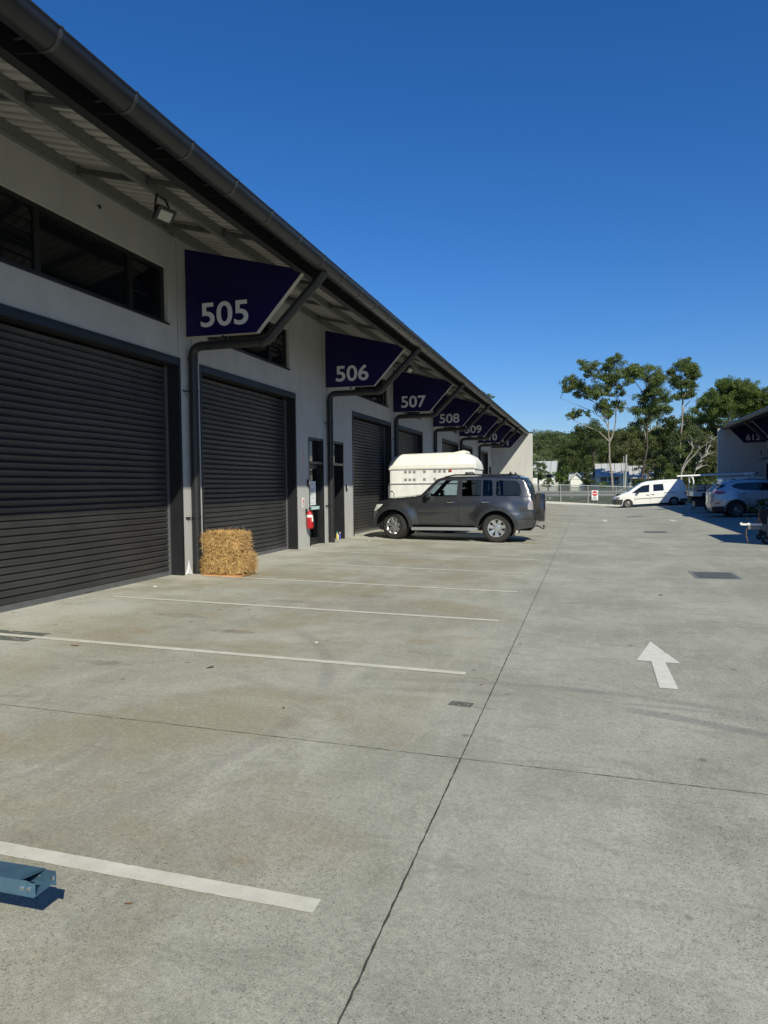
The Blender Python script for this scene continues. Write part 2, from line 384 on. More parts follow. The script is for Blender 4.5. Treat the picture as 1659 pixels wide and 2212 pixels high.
M_DOORGL = glass_mat('door_glass', (.75, .85, .82), .62)
def entry_door(root, tf, y0, y1, open_=False, z0=.15):
    d = thing_part('entry_door', root)
    q = MB(tf); zt = 2.78
    for a, s in ((y0, 1), (y1, -1)): q.box(XW-.18, XW+.008, a, a+s*.05, .05, zt)
    q.box(XW-.18, XW+.006, y0+.05, y1-.05, zt-.06, zt); q.box(XW-.18, XW+.004, y0+.05, y1-.05, 2.14, 2.20)
    q.build('door_frame', M_DARK, d)
    q = MB(tf); q.box(XW-.13, XW-.12, y0+.05, y1-.05, 2.20, zt-.06); q.build('transom_pane', M_WIN, d)
    if not open_:
        q = MB(tf); xa, xb = XW-.15, XW-.10
        q.box(xa, xb, y0+.055, y0+.12, z0+.01, 2.135); q.box(xa, xb, y1-.14, y1-.055, z0+.01, 2.135)
        q.box(xa, xb-.001, y0+.12, y1-.14, z0+.01, z0+.17); q.box(xa, xb-.001, y0+.12, y1-.14, 2.03, 2.135)
        q.build('door_leaf', M_DARK, d)
        q = MB(tf); q.box(XW-.13, XW-.122, y0+.12, y1-.14, z0+.17, 2.03); q.build('door_pane', M_DOORGL, d)
    else:
        q = MB(tf); xa = XW-.15
        q.box(xa-.86, xa, y1-.06, y1-.02, z0+.01, 2.13); q.build('door_leaf', M_DARK, d)
    return d

def warehouse(name, label, units, tf, y_start, y_end, fin=True):
    base = (XW, 25, .15) if tf is None else (tf((XW, 25, .15))[0], 25, .15)
    root = thing(name, label, 'warehouse', base)
    ops = []
    for u in units:
        ra, rb = u['roller']; ops += [(ra, rb, -.2, 3.69), (ra+.28, rb-.28, 4.22, 5.10)]
        ops.append((*u['entry'], -.2, 2.78))
    # wall: front face cells outside the openings, plus reveals
    ysb = sorted({y_start, y_end, *[o[0] for o in ops], *[o[1] for o in ops]}); zsb = sorted({-.2, zp(XW)+.145, *[o[2] for o in ops], *[o[3] for o in ops]})
    q = MB(tf); vid = {}
    def V(y, z):
        if (y, z) not in vid: vid[(y, z)] = len(q.v); q.v.append((XW, y, z))
        return vid[(y, z)]
    for i in range(len(ysb)-1):
        for k in range(len(zsb)-1):
            yc, zc = (ysb[i]+ysb[i+1])/2, (zsb[k]+zsb[k+1])/2
            if any(o[0] < yc < o[1] and o[2] < zc < o[3] for o in ops): continue
            q.f.append([V(ysb[i], zsb[k]), V(ysb[i+1], zsb[k]), V(ysb[i+1], zsb[k+1]), V(ysb[i], zsb[k+1])]); q.mi.append(0)
    for a, b, c, d in ops:
        for y, fl in ((a, 0), (b, 1)): q.add([(XW, y, c), (XW-.24, y, c), (XW-.24, y, d), (XW, y, d)], [(0,1,2,3)], flip=not fl)
        q.add([(XW, a, d), (XW-.24, a, d), (XW-.24, b, d), (XW, b, d)], [(0,1,2,3)], flip=False)
        if c > 0: q.add([(XW, a, c), (XW-.24, a, c), (XW-.24, b, c), (XW, b, c)], [(0,1,2,3)], flip=True)
    q.build('wall', M_WALL, root)
    q = MB(tf)                                   # rear and side walls, and the partitions between the units
    q.box(-15.2, -15, y_start, y_end-.05, -.2, 7.7); q.box(-15, XW-.01, y_start-.2, y_start, -.2, zp(XW)+.1)
    for u in units: q.box(-14.9, XW-.26, u['y0']-.09, u['y0']+.09, -.2, 5.6)
    q.box(-9.4, -9.3, y_start+.1, y_end-.06, -.1, 5.6)
    q.build('inner_wall', M_VOID, root)
    # panel joints of the tilt-up wall
    for u in units:
        for y in (u['y0']-.24, u['y0']+.17): MB(tf).box(XW+.0005, XW+.003, y-.006, y+.006, .16, 5.6).build('panel_joint', mat('joint_grey', (.22, .22, .21), .9), root)
    # roof
    q = MB(tf); prof = []; y = y_start-.1; 
    while y < y_end-.02:
        for dy, dz in ((0, 0), (.095, 0), (.108, .055), (.150, .055), (.163, 0)): prof.append((min(y+dy, y_end), dz))
        y += .19
    vs = []; m = len(prof)
    for x in (-4.12, -6.5, -10, -15.3):
        vs += [(x, yy, zroof(x)+dz) for yy, dz in prof]
    q.add(vs, [(k*m+i, (k+1)*m+i, (k+1)*m+i+1, k*m+i+1) for k in range(3) for i in range(m-1)], flip=True)
    roof = q.build('roof', M_SOFF, root)
    # purlins (C sections) and bridging
    q = []
    for x in (-6.36, -5.33):
        b = MB(tf); zb = zp(x)
        b.box(x-.004, x+.004, y_start, y_end-.01, zb, zb+.148); b.box(x-.065, x-.004, y_start, y_end-.01, zb, zb+.004); b.box(x-.065, x-.004, y_start, y_end-.01, zb+.144, zb+.148)
        b.box(x-.065, x-.061, y_start, y_end-.01, zb+.004, zb+.02)
        b.build('purlin', M_GALV, root)
    for u in units:
        for dy in (1.95, 3.95, 5.9):
            yy = u['y0']+dy
            for xa, xb in ((-6.35, -5.40), (-5.32, -4.33)):
                b = MB(tf); z = lambda x: zp(x)+.075
                b.add([(xa, yy-.03, z(xa)-.035), (xb, yy-.03, z(xb)-.035), (xb, yy-.03, z(xb)+.035), (xa, yy-.03, z(xa)+.035),
                       (xa, yy+.03, z(xa)-.035), (xb, yy+.03, z(xb)-.035), (xb, yy+.03, z(xb)+.035), (xa, yy+.03, z(xa)+.035)],
                      [(0,1,2,3), (7,6,5,4), (0,4,5,1), (3,2,6,7)])
                for xx in (xa, xb): b.box(xx-.006 if xx == xb else xx, xx if xx == xb else xx+.006, yy-.05, yy+.05, zp(xx)+.02, zp(xx)+.14)
                b.build('bridging_strut', mat('dull_steel', (.10, .10, .095), .6, .3, var=.2), root)
        for x in (-6.36, -5.33):
            if u['y0'] < 4.5 and tf is None: continue
            b = MB(tf); yy = u['y0']-.45
            b.box(x+.005, x+.013, yy-.05, yy+.05, zp(x)-.06, zp(x)+.145)
            for a in (-.03, .03):
                for c in (.03, .07, .11): b.cyl((x+.013, yy+a, zp(x)+c), (x+.024, yy+a, zp(x)+c), .009, 8)
            b.build('purlin_cleat', M_GALV, root)
    # fascia, gutter, brackets
    q = MB(tf); q.box(-4.31, -4.285, y_start-.1, y_end-.01, 4.965, zroof(-4.3)+.05); q.box(-4.40, -4.312, y_start-.1, y_end-.01, 4.967, 4.975)  # fascia top raised into the ribs to block light
    q.build('fascia', mat('eave_shade_black', (.009, .009, .010), .5), root)  # blacker than the other charcoal, eave shade held in its colour
    q = MB(tf); q.quad((-4.284, y_start-.1, zroof(-4.284)-.008), (-4.131, y_start-.1, zroof(-4.131)-.008), (-4.131, y_end-.02, zroof(-4.131)-.008), (-4.284, y_end-.02, zroof(-4.284)-.008)); q.build('eave_shade_strip', mat('eave_shade_black', (.009, .009, .010), .5), root)  # dark strip added below the sheet ends to paint the eave gap's shade
    q = MB(tf); q.box(-4.118, -4.108, y_start-.1, y_end-.02, zroof(-4.12)-.012, zroof(-4.12)+.07); q.build('roof_edge_trim', M_DARK, root)
    R, cx, cz = .140, -3.99, 5.095
    prof = [(cx-R*cos(a)*1.0, cz-R*sin(a)) for a in [pi*i/16 for i in range(17)]]
    prof[0] = (cx-R, cz+.13); prof += [(cx+R+.012, cz+.006), (cx+R+.008, cz+.018), (cx+R-.006, cz+.016)]  # back edge raised towards the roof to block sun through the eave gap
    q = MB(tf); n = len(prof); yy = [y_start-.1+(y_end-.02-y_start+.1)*i/8 for i in range(9)]
    q.add([(x, y, z) for y in yy for x, z in prof], [(j*n+i, j*n+i+1, (j+1)*n+i+1, (j+1)*n+i) for j in range(8) for i in range(n-1)])
    for y in (yy[0], yy[-1]): q.add([(x, y, z) for x, z in prof[:17]], [tuple(range(17))])
    gut = q.build('gutter', M_GUT, root, smooth=35)
    y = 4.68-.945*14
    while y < y_end-.2:
        if y > y_start:
            b = MB(tf); po = [(cx-(R+.006)*cos(a), cz-(R+.006)*sin(a)) for a in [pi*i/14 for i in range(15)]] + [(cx+R+.016, cz+.02)]
            n = len(po); vs = []
            for dy in (-.017, .017): vs += [(x, y+dy, z) for x, z in po]
            pi_ = [(x+(cx-x)*.05, z+(cz-z)*.05) for x, z in po]
            for dy in (-.017, .017): vs += [(x, y+dy, z) for x, z in pi_]
            b.add(vs, [(i, i+1, n+i+1, n+i) for i in range(n-1)] + [(2*n+i, 2*n+i+1, i+1, i) for i in range(n-1)] + [(n+i, n+i+1, 3*n+i+1, 3*n+i) for i in range(n-1)])
            b.box(-4.284, cx-R+.0, y-.012, y+.012, cz+.0, cz+.012)
            b.add([(-4.284, y-.006, 4.99), (cx-.05, y-.006, cz-R-.004), (cx-.05, y+.006, cz-R-.004), (-4.284, y+.006, 4.99)], [(0,1,2,3), (3,2,1,0)])
            b.build('gutter_bracket', mat('bracket_charcoal', (.05, .05, .05), .35, .2), gut)
        y += .945
    # downpipes
    for u in units:
        if not u.get('pipe', True): continue
        y = u['y0']+.06; c = [(-3.99, 4.97), (-4.0, 4.955), (-4.03, 4.915), (-4.13, 4.80), (-4.94, 4.005), (-4.985, 3.968), (-5.04, 3.95), (-6.18, 3.95), (-6.25, 3.935), (-6.30, 3.90), (-6.325, 3.85), (-6.335, 3.78), (-6.335, .05)]
        pts = [(x, y, z) for x, z in c]
        b = MB(tf); b.tube(pts, .075, 20); dp = b.build('downpipe', M_PIPE, root, smooth=50)
        for (xa, za), (xb, zb) in (((-4.02, 4.93), (-4.05, 4.89)), ((-4.11, 4.82), (-4.14, 4.79)), ((-4.92, 4.02), (-4.90, 4.045)), ((-5.06, 3.95), (-5.10, 3.95)), ((-6.335, 3.76), (-6.335, 3.72))):
            MB(tf).cyl((xa, y, za), (xb, y, zb), .083, 20).build('pipe_socket', M_PIPE, dp, smooth=50)
        for z in (3.2, 1.10):
            b = MB(tf); b.lathe([(.079, z-.012), (.084, z-.012), (.084, z+.012), (.079, z+.012)], (-6.335, y, 0), 'z', 20); b.box(XW-.0, -6.40, y-.19, y-.07, z-.008, z+.008)
            b.add([(XW+.004, y-.16, z-.01), (XW+.004, y-.08, z-.09), (XW+.012, y-.08, z-.09), (XW+.012, y-.16, z-.01)], [(0,1,2,3), (3,2,1,0)])
            b.build('pipe_clamp', M_DARK, dp)
    # doors and windows
    for u in units:
        roller_door(root, tf, *u['roller']); window(root, tf, u['roller'][0]+.28, u['roller'][1]-.28)
        u['door'] = entry_door(root, tf, *u['entry'], open_=u.get('open', False))
    if fin:
        q = MB(tf); po = [(-15.3, -.3), (-3.65, -.3), (-3.65, 5.05), (-4.05, 5.09), (-4.3, zroof(-4.3)+.09), (-15.3, zroof(-15.3)+.09)]
        q.prism(po, 'y', y_end, y_end+.18); q.build('end_wall', M_FIN, root)
        q = MB(tf); tp = [(-3.62, 5.052), (-4.05, 5.092), (-4.3, zroof(-4.3)+.092), (-15.3, zroof(-15.3)+.092)]
        q.prism(tp+[(x, z+.055) for x, z in tp[::-1]], 'y', y_end-.03, y_end+.21); q.build('wall_capping', M_DARK, root)
    return root

UNITS = [dict(y0=4.03, roller=(6.22, 10.37), entry=(4.45, 5.45), pipe=False), dict(y0=10.6, roller=(11.04, 15.17), entry=(15.95, 16.95)),
         dict(y0=17.17, roller=(19.3, 23.42), entry=(17.5, 18.5), open=True), dict(y0=23.74, roller=(24.1, 28.2), entry=(28.9, 29.9)),
         dict(y0=30.31, roller=(32.33, 36.48), entry=(30.6, 31.6)), dict(y0=36.88, roller=(37.05, 41.16), entry=(41.95, 42.95)),
         dict(y0=43.45, roller=(43.75, 47.8), entry=(48.4, 49.4))]
left = warehouse('warehouse', 'long grey warehouse row with charcoal roller doors and a deep sloping eave', UNITS, None, -9.05, 49.92)
TFR = lambda p: (4.35-p[0], p[1], p[2]-.07)
RU = [dict(y0=y, roller=(y+.45, y+4.57), entry=(y+5.3, y+6.25), pipe=y > 25) for y in (10.6, 17.17, 23.74, 30.31, 36.88, 43.45)]
right = warehouse('warehouse', 'shaded warehouse row across the yard, behind the silver car and the ute', RU, TFR, 4.05, 49.92)

def number_sign(txt, ys, label, tf=None, digits=(-6.14, -5.275, 4.235, 4.635)):
    base = (XW+.01, ys, 4.1) if tf is None else (tf((XW+.01, 0, 0))[0], ys, 4.0)
    root = thing('number_sign', label, 'sign', base, 'unit number signs under the eaves')
    po = [(XW+.01, 5.55), (XW+.01, 4.10), (-5.14, 4.09), (-4.30, 5.01)]
    q = MB(tf); q.prism(po, 'y', ys+.004, ys+.11); q.build('sign_box', M_SIGNE, root)
    c = (-5.4, 4.7); pi_ = [(p[0]+(c[0]-p[0])*.006, p[1]+(c[1]-p[1])*.006) for p in po]
    q = MB(tf); q.prism(pi_, 'y', ys-.001, ys+.0035); q.build('sign_face', M_SIGNF, root)
    q = MB(tf); q.box(-5.78, -5.75, ys+.03, ys+.07, 4.04, 4.094); q.build('sign_bracket', M_DARK, root)
    if txt: text_on(txt, 'number', M_NUM, root, *digits, ys-.002, offset=.018)
    return root
for i, u in enumerate(UNITS[1:]):
    number_sign(str(505+i), u['y0'], 'dark blue sign board hanging under the eave with the number %d in pale grey' % (505+i))
number_sign('511', 49.80, 'dark blue sign board with the number 511 against the pale end wall')
number_sign('612', 49.78, 'dark blue sign board numbered 612 on the shaded wall across the yard', TFR, (9.62, 10.42, 4.16, 4.55))
number_sign('', 43.40, 'unlit dark sign board nearest the camera under the right eave, hiding part of 612', TFR)

# ------------------------------------------------------------------ fittings on the left wall
def floodlight(x, y, z, label):
    root = thing('floodlight', label, 'floodlight', (x, y, z), 'floodlights under the eave')
    n = Vector((.62, -.42, -.66)).normalized(); h = Vector((.35, .94, 0)); h = (h-n*h.dot(n)).normalized(); v = n.cross(h)
    def rot(q, c=Vector((x+.05, y, z-.27))):
        q.v = [tuple(c + (h*p[0] + n*p[1] + v*p[2])*.85) for p in q.v]; return q
    c = Vector((x+.05, y, z-.27)); e1, e2 = c+h*.134-n*.03, c-h*.134-n*.03; t1, t2 = Vector((x, y+.10, z-.03)), Vector((x, y-.10, z-.03))
    q = MB(); q.tube([tuple(e1), tuple(t1), tuple(t2), tuple(e2)], .013, 6, sq=True); q.build('bracket', M_BLACK, root)
    q = MB(); q.box(-.15, .15, -.05, .015, -.115, .115)
    for i in range(9): q.box(-.14+.033*i, -.132+.033*i, -.085, -.05, -.1, .1)
    rot(q).build('housing', M_BLACK, root, bevel=.008)
    q = MB(); q.box(-.10, .10, .016, .021, -.075, .075); rot(q).build('lens', mat('floodlight_lens', (.42, .43, .41), .35), root)
    q = MB(); q.tube([(0, .02, -.17), (.03, .06, -.22), (.02, .05, -.28)], .005, 5); q.v = [(a+x, b+y, c+z) for a, b, c in q.v]; q.build('cable', M_BLACK, root)
    return root
floodlight(-5.30, 8.22, 5.385, 'black floodlight with pale square lens below the eave purlin, nearest the camera')
floodlight(-5.30, 21.4, 5.385, 'small floodlight hanging between signs 506 and 507')

hk = MB().box(XW, XW+.04, 8.44, 8.455, 5.45, 5.47).box(XW+.03, XW+.04, 8.425, 8.47, 5.42, 5.45); tag(hk.build('wall_hook', M_BLACK, base=(XW, 8.44, 5.3)), 'small black hook high on the wall under the purlin, left of the floodlight', 'hook')
ext = thing('fire_extinguisher', 'red fire extinguisher with white band hanging beside the glass door', 'extinguisher', (XW+.10, 15.73, .6))
q = MB(); q.lathe([(.0, .60), (.066, .60), (.076, .615), (.078, .64), (.078, .93), (.072, .965), (.05, 1.0), (.024, 1.015), (.024, 1.03), (0, 1.03)], (XW+.10, 15.73, 0), 'z', 28); q.build('cylinder', M_RED, ext, smooth=40)
q = MB(); q.lathe([(.0785, .865), (.0787, .925)], (XW+.10, 15.73, 0), 'z', 28); q.build('label_band', M_WHITE, ext, smooth=True)
q = MB(); q.lathe([(.0786, .76), (.0788, .86)], (XW+.10, 15.73, 0), 'z', 10, radians(-35), radians(35)); q.build('instruction_label', M_WHITE, ext, smooth=True)
q = MB(); q.box(XW+.085, XW+.115, 15.69, 15.83, 1.055, 1.075); q.box(XW+.09, XW+.11, 15.71, 15.80, 1.085, 1.10); q.cyl((XW+.10, 15.73, 1.03), (XW+.10, 15.73, 1.085), .016); q.build('valve_handle', M_BLACK, ext)
q = MB(); q.tube([(XW+.12, 15.70, 1.05), (XW+.17, 15.69, 1.0), (XW+.19, 15.72, .9), (XW+.19, 15.75, .8), (XW+.19, 15.77, .70), (XW+.185, 15.775, .64)], [.008]*4+[.012, .017], 8); q.build('hose', M_BLACK, ext, smooth=True)
q = MB(); q.box(XW, XW+.03, 15.70, 15.76, .90, 1.06); q.build('wall_bracket', M_BLACK, ext)
def small_sign(name, label, y, z0, z1, wd, rows):
    o = thing(name, label, 'sign', (XW, y, z0)); q = MB(); q.box(XW, XW+.006, y-wd/2, y+wd/2, z0, z1); q.build('plate', M_WHITE, o)
    q = MB()
    for a, b, c, d in rows[0]: q.box(XW+.006, XW+.0075, y-wd/2+a*wd, y-wd/2+b*wd, z0+c*(z1-z0), z0+d*(z1-z0))
    q.build('red_print', mat('sign_red', (.5, .02, .03), .5), o)
    q = MB()
    for a, b, c, d in rows[1]: q.box(XW+.006, XW+.008, y-wd/2+a*wd, y-wd/2+b*wd, z0+c*(z1-z0), z0+d*(z1-z0))
    q.build('black_print', M_BLACK, o); return o
small_sign('notice_plate', 'small white notice with red emblem just above the fire extinguisher', 15.57, 1.10, 1.33, .12,
           ([(.25, .75, .60, .72), (.15, .85, .52, .60), (.35, .65, .72, .86)], [(.1, .9, .40, .43), (.1, .8, .32, .35), (.1, .85, .24, .27), (.3, .7, .08, .13)]))
small_sign('notice_plate', 'narrow red bordered plate high on the pier left of the glass door', 15.60, 2.20, 2.44, .105,
           ([(.04, .16, .03, .97), (.84, .96, .03, .97), (.16, .84, .03, .09), (.16, .84, .91, .97), (.3, .7, .1, .22)], [(.38, .62, .28, .86)]))
def key_safe(y, z, label):
    o = thing('keypad_box', label, 'keypad', (XW, y, z)); q = MB(); q.box(XW, XW+.05, y-.04, y+.04, z, z+.15); q.build('housing', M_BLACK, o, bevel=.01)
    q = MB(); q.box(XW+.05, XW+.056, y-.025, y+.025, z+.05, z+.13); q.build('cover', mat('grey_cover', (.5, .51, .52), .4), o); return o
key_safe(15.86, 1.60, 'small black keypad box on the pier beside the glass door')
key_safe(18.66, 1.47, 'small black keypad box on the pier beside the open doorway')
# poster, push bar and the timber trestle seen through the glass door
d505 = UNITS[1]['door']; ya, yb = 16.07, 16.81
q = MB(); q.box(XW-.121, XW-.119, ya+.05, yb-.12, 1.13, 1.72); q.build('poster', mat('poster_film', (.72, .75, .76), .5, var=.08, vscale=4), d505)
q = MB()
for z, a, b in ((1.66, .1, .45), (1.63, .1, .4), (1.50, .09, .52), (1.44, .09, .5), (1.38, .12, .40), (1.30, .3, .52), (1.18, .18, .46)): q.box(XW-.1185, XW-.1180, ya+a, ya+b, z, z+(.035 if 1.35 < z < 1.55 else .012))
q.build('poster_print', mat('poster_grey_print', (.40, .42, .44), .6), d505)
q = MB(); q.box(XW-.122, XW-.085, ya, yb+.03, 1.02, 1.10); q.build('push_bar', mat('pale_teal_bar', (.50, .66, .66), .4), d505)
tr = thing('timber_trestle', 'pale timber trestle standing just inside the glass door', 'trestle', (XW-.4, 16.4, .15))
mt = mat('pale_pine', (.55, .36, .17), .6, var=.2, vscale=9, stretch=(6, 6, 1))
for dy in (-.30, .12):
    q = MB(); q.tube([(XW-.32, 16.38+dy, .15), (XW-.42, 16.38+dy*.8, 1.15)], .03, 4, sq=True); q.build('leg', mt, tr)
for z in (.28, .72): 
    q = MB(); q.box(XW-.40, XW-.36, 16.08, 16.50, z, z+.05); q.build('rail', mt, tr)
sb = thing('reflection_box', 'white slotted box standing in for a reflection in the upper glass of the door', 'box', (XW-.6, 16.4, 1.5))  # solid white box imitates a reflection in the glass
q = MB(); q.box(XW-.65, XW-.5, 15.98, 16.6, 1.5, 2.10); q.build('reflection_panel', M_WHITE, sb, bevel=.01)
q = MB()
for i in range(4): q.box(XW-.5, XW-.496, 16.2, 16.42, 1.78+.045*i, 1.80+.045*i)
q.build('reflected_slots', M_BLACK, sb)
# bottles in the open doorway
def bottle(x, y, r, h, col, cap, label):
    o = thing('spray_bottle', label, 'bottle', (x, y, .154))
    q = MB(); q.lathe([(0, .156), (r, .156), (r, .156+h*.62), (r*.45, .156+h*.78), (r*.4, .156+h*.82), (0, .156+h*.82)], (x, y, 0), 'z', 14); q.build('body', mat('bottle_'+label.split()[0], col, .35), o, smooth=35)
    q = MB(); q.lathe([(r*.5, .156+h*.82), (r*.5, .156+h), (0, .156+h)], (x, y, 0), 'z', 12); q.build('cap', mat('cap_'+label.split()[0], cap, .4), o, smooth=35)
bottle(-6.46, 17.98, .032, .22, (.48, .42, .12), (.03, .35, .30), 'yellow bottle with a teal cap standing in the open doorway')
bottle(-6.48, 18.10, .026, .18, (.70, .70, .72), (.55, .05, .05), 'white bottle with a red cap standing in the open doorway')
bottle(-6.46, 18.20, .024, .19, (.04, .05, .35), (.8, .8, .8), 'blue bottle with a white cap nearest the jamb of the open doorway')
bottle(-6.50, 18.31, .022, .17, (.45, .06, .05), (.02, .02, .03), 'red slim bottle with a black cap in the open doorway')
o = thing('pump_unit', 'black pump on a stand just inside the open doorway', 'pump', (-6.7, 18.05, .15))
q = MB(); q.lathe([(.1, .15), (.1, .2), (.05, .22), (.05, .85), (.09, .87), (.1, .95), (.06, 1.08), (.03, 1.1)], (-6.7, 18.05, 0), 'z', 14); q.cyl((-6.7, 17.9, .9), (-6.7, 18.2, .9), .05); q.build('stand', M_BLACK, o, smooth=35)
q = MB(); q.lathe([(.055, 1.1), (.06, 1.14), (.02, 1.17)], (-6.7, 18.05, 0), 'z', 12); q.build('gauge', mat('gauge_grey', (.3, .3, .32), .4), o, smooth=35)
# ------------------------------------------------------------------ vehicles
M_TYRE = mat('tyre_rubber', (.022, .021, .020), .85, var=.35, vscale=14)
M_ALLOY = mat('alloy_silver', (.62, .63, .64), .30, .85)
M_UNDER = mat('underbody_black', (.008, .008, .008), .9)
M_TRIM = mat('black_trim', (.012, .012, .013), .5)
M_LAMPG = mat('headlamp_lens', (.55, .56, .52), .10, coat=.6)
M_LAMPR = mat('tail_lamp_red', (.35, .008, .010), .12, coat=.8)
M_CARGL = glass_mat('tinted_car_glass', (.66, .78, .84), .80)
M_PRIV = glass_mat('privacy_glass', (.45, .52, .58), .42)
M_DKGL = mat('dark_car_glass', (.010, .013, .017), .03, coat=.3)

def interp(tab, x):
    if x <= tab[0][0]: return tab[0][1]
    for (a, p), (b, q) in zip(tab, tab[1:]):
        if x <= b: return p+(q-p)*(x-a)/(b-a)
    return tab[-1][1]
def dens(path, step):
    out = []
    for a, b in zip(path, path[1:]):
        n = max(1, int(hypot(b[0]-a[0], b[1]-a[1])/step)); out += [(a[0]+(b[0]-a[0])*i/n, a[1]+(b[1]-a[1])*i/n) for i in range(n)]
    return out+[path[-1]]
def rounded(poly, r, n=5):
    out = []; m = len(poly)
    for i in range(m):
        p0, p1, p2 = Vector(poly[i-1]), Vector(poly[i]), Vector(poly[(i+1) % m])
        d0, d1 = (p0-p1), (p2-p1); k = min(r, d0.length*.45, d1.length*.45)
        a, b = p1+d0.normalized()*k, p1+d1.normalized()*k
        for j in range(n+1):
            t = j/n; out.append(tuple(a*(1-t)**2+p1*2*t*(1-t)+b*t*t))
    return out
class Car:
    """a body described by its side outline (x, z), a half-width table by height, and a plan taper at both ends"""
    def __init__(s, root, yc, top, wz, plan, r=.07, bulge=()):
        s.root, s.yc, s.top, s.wz, s.plan, s.r, s.bulge = root, yc, top, wz, plan, r, bulge
        s.tops = sorted([(x, z) for x, z in top])
        # top height by x: the highest point of the outline at x
        xs = np.linspace(min(p[0] for p in top), max(p[0] for p in top), 400); zz = []
        for x in xs:
            c = [z0+(z1-z0)*((x-x0)/(x1-x0) if x1 != x0 else 1) for (x0, z0), (x1, z1) in zip(top, top[1:]) if min(x0, x1)-1e-6 <= x <= max(x0, x1)+1e-6]
            zz.append(max(c) if c else top[0][1])
        s.tt = (xs, np.array(zz)); P = np.array(top); D = P[1:]-P[:-1]; s.seg = (P[:-1, 0], P[:-1, 1], D[:, 0], D[:, 1], (D**2).sum(1)+1e-9)
    def edge(s, x, z):
        a = s.seg; ax, az, dx, dz, L = a
        t = np.clip(((x-ax)*dx+(z-az)*dz)/L, 0, 1); return float(np.sqrt(((ax+dx*t-x)**2+(az+dz*t-z)**2).min()))
    def v(s, x, z):
        w = interp(s.wz, z)*interp(s.plan, x)
        for bx, bz, br, amt in s.bulge: 
            d = hypot(x-bx, z-bz); w += amt*sm(br+.34, br+.03, d)
        d = float(np.interp(x, *s.tt))-z
        if d < s.r*6: d = min(max(d, 0), s.edge(x, z))
        if d < s.r:
            d = max(d, 0); w -= s.r-sqrt(max(0, s.r*s.r-(s.r-d)**2))
        return w
    def fill(s, name, loops, m, off=0.0, parent=None, step=.09, sides=(-1, 1), smooth=45, thick=0.0):
        bm = bmesh.new(); es = []
        for lp in loops:
            vs = [bm.verts.new((x, 0, z)) for x, z in lp]; es += [bm.edges.new((vs[i], vs[(i+1) % len(vs)])) for i in range(len(vs))]
        bmesh.ops.triangle_fill(bm, use_beauty=True, use_dissolve=False, edges=es, normal=(0, -1, 0))
        X = [v.co.x for v in bm.verts]; Z = [v.co.z for v in bm.verts]
        for ax, lo, hi in ((0, min(X), max(X)), (2, min(Z), max(Z))):
            n = int((hi-lo)/step)
            for i in range(1, n+1):
                p = [0, 0, 0]; p[ax] = lo+(hi-lo)*i/(n+1); q = [0, 0, 0]; q[ax] = 1
                bmesh.ops.bisect_plane(bm, geom=bm.verts[:]+bm.edges[:]+bm.faces[:], dist=1e-5, plane_co=p, plane_no=q)
        bmesh.ops.triangulate(bm, faces=bm.faces[:])
        bm.normal_update()
        for f in bm.faces:
            if f.normal.y > 0: f.normal_flip()
        bm.verts.index_update(); out = []
        V = [(v.co.x, v.co.z) for v in bm.verts]; Fs = [[v.index for v in f.verts] for f in bm.faces]; bm.free()
        W = [s.v(x, z)+off for x, z in V]
        for sd in sides:
            q = MB(); q.add([(x, s.yc+sd*w, z) for (x, z), w in zip(V, W)], Fs, flip=sd > 0)
            if thick: q.add([(x, s.yc+sd*(w-thick), z) for (x, z), w in zip(V, W)], Fs, flip=sd < 0)
            out.append((q, sd))
        if name is None: return out
        return [q.build(name, m, parent or s.root, smooth=smooth) for q, sd in out]
    def skin(s, path, nv=12, crown=.03, inset=None, off=0.0):
        path = dens(path, .09); q = MB(); vs = []; n = len(path)
        for i, (x, z) in enumerate(path):
            a, b = path[max(0, i-1)], path[min(n-1, i+1)]; t = Vector((b[0]-a[0], b[1]-a[1])).normalized(); nn = (-t.y, t.x)
            w = s.v(x, z)-.0005-(inset or 0)
            for j in range(nv+1):
                k = -1+2*j/nv; c = crown*(1-k*k)+off; vs.append((x+nn[0]*c, s.yc+k*w, z+nn[1]*c))
        q.add(vs, [(i*(nv+1)+j, (i+1)*(nv+1)+j, (i+1)*(nv+1)+j+1, i*(nv+1)+j+1) for i in range(n-1) for j in range(nv)], flip=True)
        return q
def body(car, bottom, holes, m, skins, name='body'):
    """both flanks with window holes, plus the skinned stretches, in one mesh"""
    q = MB()
    for p, sd in car.fill(None, [dens(car.top, .06)+bottom]+holes, None, step=.05): q.add(p.v, p.f)
    for pth, cr in skins: k = car.skin(pth, crown=cr); q.add(k.v, k.f)
    me_o = q.build(name, m, car.root, smooth=38)
    bm = bmesh.new(); bm.from_mesh(me_o.data); bmesh.ops.remove_doubles(bm, verts=bm.verts[:], dist=.002); bm.to_mesh(me_o.data); bm.free()
    me_o.data.polygons.foreach_set('use_smooth', [True]*len(me_o.data.polygons)); me_o.data.set_sharp_from_angle(angle=radians(38))
    return me_o
